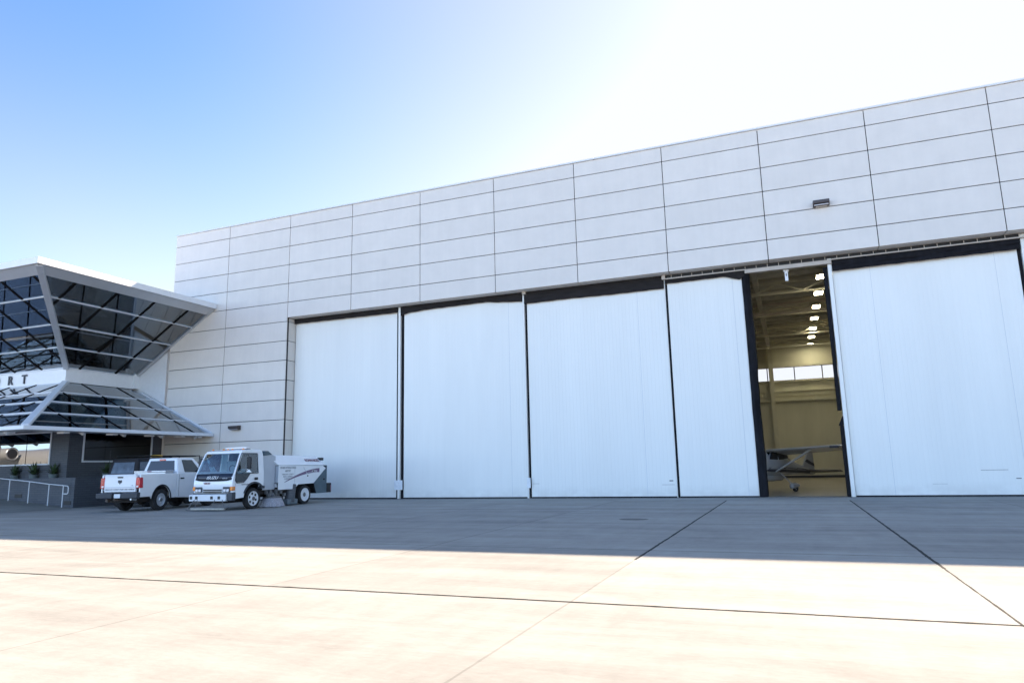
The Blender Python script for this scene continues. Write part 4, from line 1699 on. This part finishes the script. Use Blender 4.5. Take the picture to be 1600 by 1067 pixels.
for s in (-1,):
    bw = MB()
    n = 96
    prof = [(.36, .40), (.36, .36)]
    vs_ = []
    fs_ = []
    rr = random.Random(3)
    for i in range(n):
        a = 2 * math.pi * i / n
        j = .52 + rr.uniform(-.015, .02) - (.012 if i % 2 else 0)
        cx, cy = s * .86, -1.22
        vs_ += [(cx + .36 * math.cos(a), cy + .36 * math.sin(a), .37), (cx + j * math.cos(a), cy + j * math.sin(a), .015 + rr.uniform(0, .02))]
    for i in range(n):
        k = (i + 1) % n
        fs_.append((2 * i, 2 * i + 1, 2 * k + 1, 2 * k))
    bw.add(vs_, fs_)
    bo = bw.build("side_brush", bristle, sw)
    MB().lathe([(.37, 0), (.37, .05), (.12, .09), (.05, .22)], (s * .86, -1.22, .355), 'z', 24).build("brush_plate", grime, bo, smooth=True)
    for y, dual in ((0, False), (-3.15, True)):
        wheel(sw, s * .88, y, .40, .24, s, rim_white, .27, .03, 6, dual)
q = MB().tube((-.8, 0, .4), (.8, 0, .4), .06)
q.tube((-.8, -3.15, .4), (.8, -3.15, .4), .08)
q.box(-.62, -.40, -3.35, -2.95, .05, .75)
q.build("axle", chassis, sw)
# front magnet bar on chains
q = MB().box(-.86, .78, 1.30, 1.40, .05, .115)
mb = q.build("magnet_bar", wood_pale, sw, bevel=.01)
q = MB()
for x0, x1 in ((.62, .62), (.7, .95), (-.25, -.25), (-.55, -.82)):
    q.tube((x0, 1.20, .52), (x1, 1.35, .10), .012, 6)
q.tube((.78, 1.35, .07), (1.05, 1.35, .05), .015, 6)
q.tube((-.86, 1.35, .09), (-1.0, 1.3, .2), .015, 6)
q.build("hanger_rod", grime, mb)
# decals on the visible (left) side and top
X_ = -HX - .003
swo = []
for i in range(17):
    t = i / 16
    y = -1.72 - t * 2.32
    zc = .95 + .50 * (1 - (1 - t) ** 1.8) * .92
    swo.append((y, zc, .008 + .085 * t ** .8))
q = MB()
top_ = [(X_, y, z + w) for y, z, w in swo]
bot_ = [(X_, y, z - w * .9) for y, z, w in swo]
for i in range(16):
    q.add([top_[i], top_[i + 1], bot_[i + 1], bot_[i]], [(0, 1, 2, 3)])
sp_ = q.build("swoosh_decal", purple, sw)
so = sp_.modifiers.new("thick", 'SOLIDIFY')
so.thickness = .003
so.offset = 0
text("lettering", "A7000", letter_white, sw, (X_ - .004, -3.68, 1.33), (0, -1, 0), (0, 0, 1), .14, extrude=.001, shear=.2)
for ln, z, sz in (("STENNIS INTERNATIONAL", 1.50, .125), ("AIRPORT", 1.37, .125), ("HANCOCK COUNTY", 1.245, .085), ("PORT & HARBOR", 1.15, .085), ("COMMISSION", 1.06, .085)):
    text("lettering", ln, letter_grey, sw, (X_, -1.93, z), (0, -1, 0), (0, 0, 1), sz, extrude=.001, stretch=.70 if sz > .1 else .9)
up_ = Vector((.42, 0, .44)).normalized()
text("lettering", "SCHWARZE", maroon, sw, (-HX + .17 - .006, -3.75, 1.80), (0, -1, 0), up_, .20, extrude=.004, stretch=.9, bold=.006)
q = MB().box(-HX - .004, -HX + .0, -2.372, -2.36, .86, 1.6)
q.bar((-HX - .006, -2.93, 1.55), (-HX - .006, -3.15, 1.30), .015, .01, (1, 0, 0))
q.bar((-HX - .006, -3.15, 1.30), (-HX - .006, -3.50, 1.36), .012, .01, (1, 0, 0))
q.box(-HX - .02, -HX, -3.22, -3.12, 1.27, 1.30)
q.build("panel_trim", panel_blue, sw)
for y, z in ((-3.22, 1.18), (-3.6, 1.38)):
    MB().box(-HX - .015, -HX, y - .04, y + .03, z - .02, z + .03).build("latch", plastic_black, sw)

# ---- dark off-roader with soft top behind the pickup
jp = thing("off_road_vehicle", "dark soft-top off-road vehicle with amber roof bar, parked beyond the white pickup", "off-road vehicle", (-7.5, -5.25, 0), R(5))
jp.scale = (1, 1, 1.08)
q = MB().prism([(-.75, .55), (-.78, 1.28), (2.2, 1.28), (3.3, 1.22), (3.35, .6), (3.0, .55)] + arc(2.45, .42, .5, 10, 170, 10) + [(1.8, .5), (.6, .5)] + arc(0, .42, .5, 10, 170, 10), 'x', -.84, .84)
q.build("body", car_dark, jp, bevel=.03)
B5 = [(-.82, -.76, 1.28), (.82, -.76, 1.28), (.82, 1.75, 1.28), (-.82, 1.75, 1.28)]
T5 = [(-.70, -.60, 1.93), (.70, -.60, 1.93), (.70, 1.35, 2.0), (-.70, 1.35, 2.0)]
q = MB().hexa(B5, T5)
q.build("soft_top", soft_top, jp, bevel=.05)
clear_v = mat("vinyl_window", (.10, .13, .17), .25, var=.4, vscale=3)
pane(jp, "vinyl_window", B5[1], B5[2], T5[1], T5[2], (.05, .44, .06, .78), clear_v)
pane(jp, "side_window", B5[1], B5[2], T5[1], T5[2], (.52, .90, .08, .78), car_glass)
pane(jp, "vinyl_window", B5[3], B5[0], T5[3], T5[0], (.56, .95, .06, .78), clear_v)
pane(jp, "rear_window", B5[0], B5[1], T5[0], T5[1], (.12, .88, .1, .78), clear_v)
pane(jp, "windshield", B5[2], B5[3], T5[2], T5[3], (.06, .94, .08, .9), car_glass)
MB().box(-.25, .25, 1.02, 1.25, 2.01, 2.09).build("light_bar", yellow_lens, jp, bevel=.02)
q = MB()
for x in (-.6, .6):
    q.tube((x, -.5, 2.03), (x, 3.2, 2.06), .02, 8)
for i in range(9):
    q.tube((-.6, -.4 + i * .42, 2.035), (.6, -.4 + i * .42, 2.035), .014, 6)
for x in (-.6, .6):
    q.tube((x, 3.2, 2.06), (x, 3.3, 1.2), .02, 8)
q.build("roof_rack", plastic_black, jp)
MB().tube((-.76, -.7, 1.3), (-.76, -.7, 2.28), .007, 6).build("antenna", plastic_black, jp)
MB().box(-.85, .85, -.95, -.78, .48, .66).build("rear_bumper", plastic_grey, jp, bevel=.02)
for s in (-1, 1):
    MB().box(*sorted((s * .66, s * .82)), -.80, -.77, .9, 1.1).build("taillight", red_lens, jp)
    for y in (0, 2.45):
        wheel(jp, s * .74, y, .39, .24, s, plastic_grey, .2, .03, 5)
MB().box(-.6, .6, -.6, 3.1, .36, .56).build("chassis", chassis, jp)

# ------------------------------------------------------------------ light aircraft inside the hangar
SC = 0.86
ac = thing("light_aircraft", "white high-wing propeller plane with dark stripes parked inside the open hangar gap", "aircraft", (18.55, 5.6, 0.008), R(153))
ac.scale = (SC, SC, SC)
q = MB()
q.loft([(2.35, 0, 1.22, .12, .12), (2.30, 0, 1.22, .38, .36), (1.9, 0, 1.24, .46, .42), (1.2, 0, 1.28, .52, .50), (.75, 0, 1.40, .56, .62), (.1, 0, 1.46, .57, .70),
        (-.7, 0, 1.44, .54, .68), (-1.5, 0, 1.30, .44, .50), (-2.6, 0, 1.14, .30, .34), (-3.8, 0, .98, .18, .22), (-4.8, 0, .88, .08, .14), (-5.1, 0, .86, .03, .06)], 28, 2.6)
fus = q.build("fuselage", plane_white, ac, smooth=True, ang=60)
q = MB()
for s in (-1, 1):
    q.prism([(.80, 1.66), (.55, 2.02), (.05, 2.04), (.02, 1.62)], 'x', *sorted((s * .50, s * .566)))
    q.prism([(-.06, 1.62), (-.06, 2.03), (-.55, 1.99), (-.60, 1.64)], 'x', *sorted((s * .50, s * .566)))
    q.prism([(-.68, 1.66), (-.66, 1.96), (-1.05, 1.84), (-1.12, 1.70)], 'x', *sorted((s * .44, s * .535)))
q.hexa([(-.46, .95, 1.62), (.46, .95, 1.62), (.46, .86, 1.62), (-.46, .86, 1.62)], [(-.42, .62, 2.02), (.42, .62, 2.02), (.42, .54, 2.02), (-.42, .54, 2.02)])
q.build("window", car_glass, fus)


def wing(name, x0, x1, c0, c1, y0, y1, z0, z1, th, m_):
    q = MB()
    prof = [(0, 0), (.05, .5), (.3, 1), (.7, .55), (1, .03), (.7, -.1), (.3, -.18), (.05, -.2)]
    for x, c, y, z in ((x0, c0, y0, z0), (x1, c1, y1, z1)):
        for a, t in prof:
            q.v.append((x, y - a * c, z + t * th * (c / c0) - a * c * .15))
    n = len(prof)
    for i in range(n):
        q.f.append((i, (i + 1) % n, n + (i + 1) % n, n + i))
    q.f += [tuple(reversed(range(n))), tuple(range(n, 2 * n))]
    return q.build(name, m_, ac, smooth=True, ang=60)


for s in (-1, 1):
    wo3 = wing("wing", s * .3, s * 5.4, 1.6, 1.15, .72, .60, 2.08, 2.28, .17, plane_white)
    MB().box(*sorted((s * 3.6, s * 4.0)), .64, .72, 2.13, 2.23).build("landing_light", plane_dark, wo3)
    q = MB()
    q.bar((s * .52, .25, 1.02), (s * 2.5, .15, 2.14), .08, .17, (0, 1, 0))
    q.build("wing_strut", plane_white, ac, bevel=.015)
    wing("tailplane", s * .05, s * 1.75, .95, .62, -4.05, -4.2, .98, .98, .12, plane_dark if s < 0 else plane_white)
    q = MB().bar((s * .45, -.25, 1.0), (s * 1.15, -.35, .25), .12, .03, (0, 0, 1))
    q.build("gear_leg", plane_white, ac)
    w_ = wheel(ac, s * 1.17, -.35, .20, .14, s, rim_white, .1, .01, 3)
    q = MB().loft([(.15, s * 1.17, .30, .02, .03), (.05, s * 1.17, .30, .11, .14), (-.35, s * 1.17, .31, .12, .16), (-.8, s * 1.17, .30, .03, .05)], 16)
    q.build("wheel_fairing", plane_white, ac, smooth=True)
wheel(ac, 0, 1.65, .17, .12, 1, rim_white, .09, .01, 3)
MB().tube((0, 1.65, .2), (0, 1.7, .95), .04).build("nose_gear", plane_white, ac)
q = MB().prism([(-3.5, 1.0), (-4.35, 2.02), (-4.95, 2.02), (-5.05, .85)], 'x', -.04, .04)
fin = q.build("tail_fin", plane_white, ac, bevel=.02)
q = MB().prism([(-3.95, 1.5), (-4.2, 1.62), (-5.0, 1.35), (-5.02, 1.2), (-4.3, 1.38)], 'x', -.046, .046)
q.build("fin_stripe", plane_dark, fin)
q = MB()
for s in (-1, 1):
    for a, b_, z0, z1 in ((2.2, 0.8, 1.22, 1.10), (.8, -.8, 1.10, 1.04), (-.8, -2.4, 1.04, .98), (-2.4, -4.2, .98, .90)):
        def wx(y):
            for (ya, xa), (yb, xb) in zip([(2.35, .38), (1.2, .52), (.1, .57), (-.7, .54), (-1.5, .44), (-2.6, .30), (-3.8, .18), (-4.8, .08)], [(1.2, .52), (.1, .57), (-.7, .54), (-1.5, .44), (-2.6, .30), (-3.8, .18), (-4.8, .08), (-5.1, .03)]):
                if yb <= y <= ya:
                    return xa + (xb - xa) * (ya - y) / (ya - yb)
            return .5
        q.bar((s * (wx(a) + .0), a, z0), (s * (wx(b_) + .0), b_, z1), .14, .02, (s, 0, 0))
        q.bar((s * (wx(a) + .004), a, z0 + .17), (s * (wx(b_) + .004), b_, z1 + .12), .035, .02, (s, 0, 0))
q.build("fuselage_stripe", plane_dark, fus)
q = MB().loft([(1.3, 0, .72, .1, .1), (1.1, 0, .74, .30, .20), (-.9, 0, .74, .30, .22), (-1.5, 0, .84, .06, .05)], 20, 3)
q.build("belly_pod", plane_white, ac, smooth=True)
q = MB().lathe([(.16, 0), (.12, .16), (.02, .28)], (0, 2.35, 1.22), 'y', 16)
q.build("spinner", plane_white, ac, smooth=True)
q = MB().bar((0, 2.45, .35), (0, 2.45, 2.1), .12, .03, (0, 1, 0))
q.build("propeller", plane_dark, ac)

# ------------------------------------------------------------------ jet on the apron (seen mirrored in the terminal window)
jt = thing("business_jet", "white twin-engine jet reflected in the terminal's long window", "jet", (-36.8, -21.5, 0), R(-90))
q = MB()
q.loft([(9.2, 0, 2.2, .05, .05), (8.6, 0, 2.25, .45, .42), (7.4, 0, 2.4, .85, .85), (5.8, 0, 2.5, 1.0, 1.05), (-2.5, 0, 2.5, 1.0, 1.05), (-5.5, 0, 2.8, .7, .75), (-8, 0, 3.2, .25, .3), (-8.6, 0, 3.25, .05, .05)], 32)
jf = q.build("fuselage", plane_white, jt, smooth=True, ang=60)
for s in (-1, 1):
    q = MB()
    q.loft([(-5.0, s * 1.62, 3.2, .30, .30), (-3.6, s * 1.62, 3.2, .46, .46), (-2.4, s * 1.62, 3.2, .50, .50), (-1.9, s * 1.62, 3.2, .44, .44)], 28)
    eo = q.build("engine", plane_white, jt, smooth=True, ang=60)
    MB().lathe([(.39, 0), (.36, .012)], (s * 1.62, -1.895, 3.2), 'y', 24).build("intake", plane_dark, eo)
    MB().lathe([(.50, 0), (.53, .06), (.48, .11), (.42, .06)], (s * 1.62, -1.97, 3.2), 'y', 28).build("intake_lip", chrome, eo, smooth=True)
    q = MB().hexa([(s * .6, 1.6, 1.75), (s * 8, -2.2, 2.1), (s * 8, -3.2, 2.1), (s * .6, -1.4, 1.75)], [(s * .6, 1.6, 1.9), (s * 8, -2.2, 2.15), (s * 8, -3.2, 2.15), (s * .6, -1.4, 1.9)])
    q.build("wing", plane_white, jt)
    MB().tube((s * 1.6, -.8, .3), (s * 1.6, -.8, 1.8), .07).build("gear_leg", plane_white, jt)
    wheel(jt, s * 1.6, -.8, .33, .22, s, rim_white, .16, .02, 4)
q = MB().prism([(-5.6, 3.3), (-7.6, 5.9), (-8.9, 5.9), (-8.3, 3.2)], 'x', -.08, .08)
q.build("tail_fin", plane_white, jt)
MB().hexa([(-2.6, -7.9, 5.85), (2.6, -7.9, 5.85), (2.6, -8.7, 5.85), (-2.6, -8.7, 5.85)], [(-2.6, -7.9, 5.95), (2.6, -7.9, 5.95), (2.6, -8.7, 5.95), (-2.6, -8.7, 5.95)]).build("tailplane", plane_white, jt)
MB().tube((0, 6.6, .3), (0, 6.6, 1.7), .06).build("nose_gear", plane_white, jt)
wheel(jt, 0, 6.6, .27, .18, 1, rim_white, .13, .02, 4)
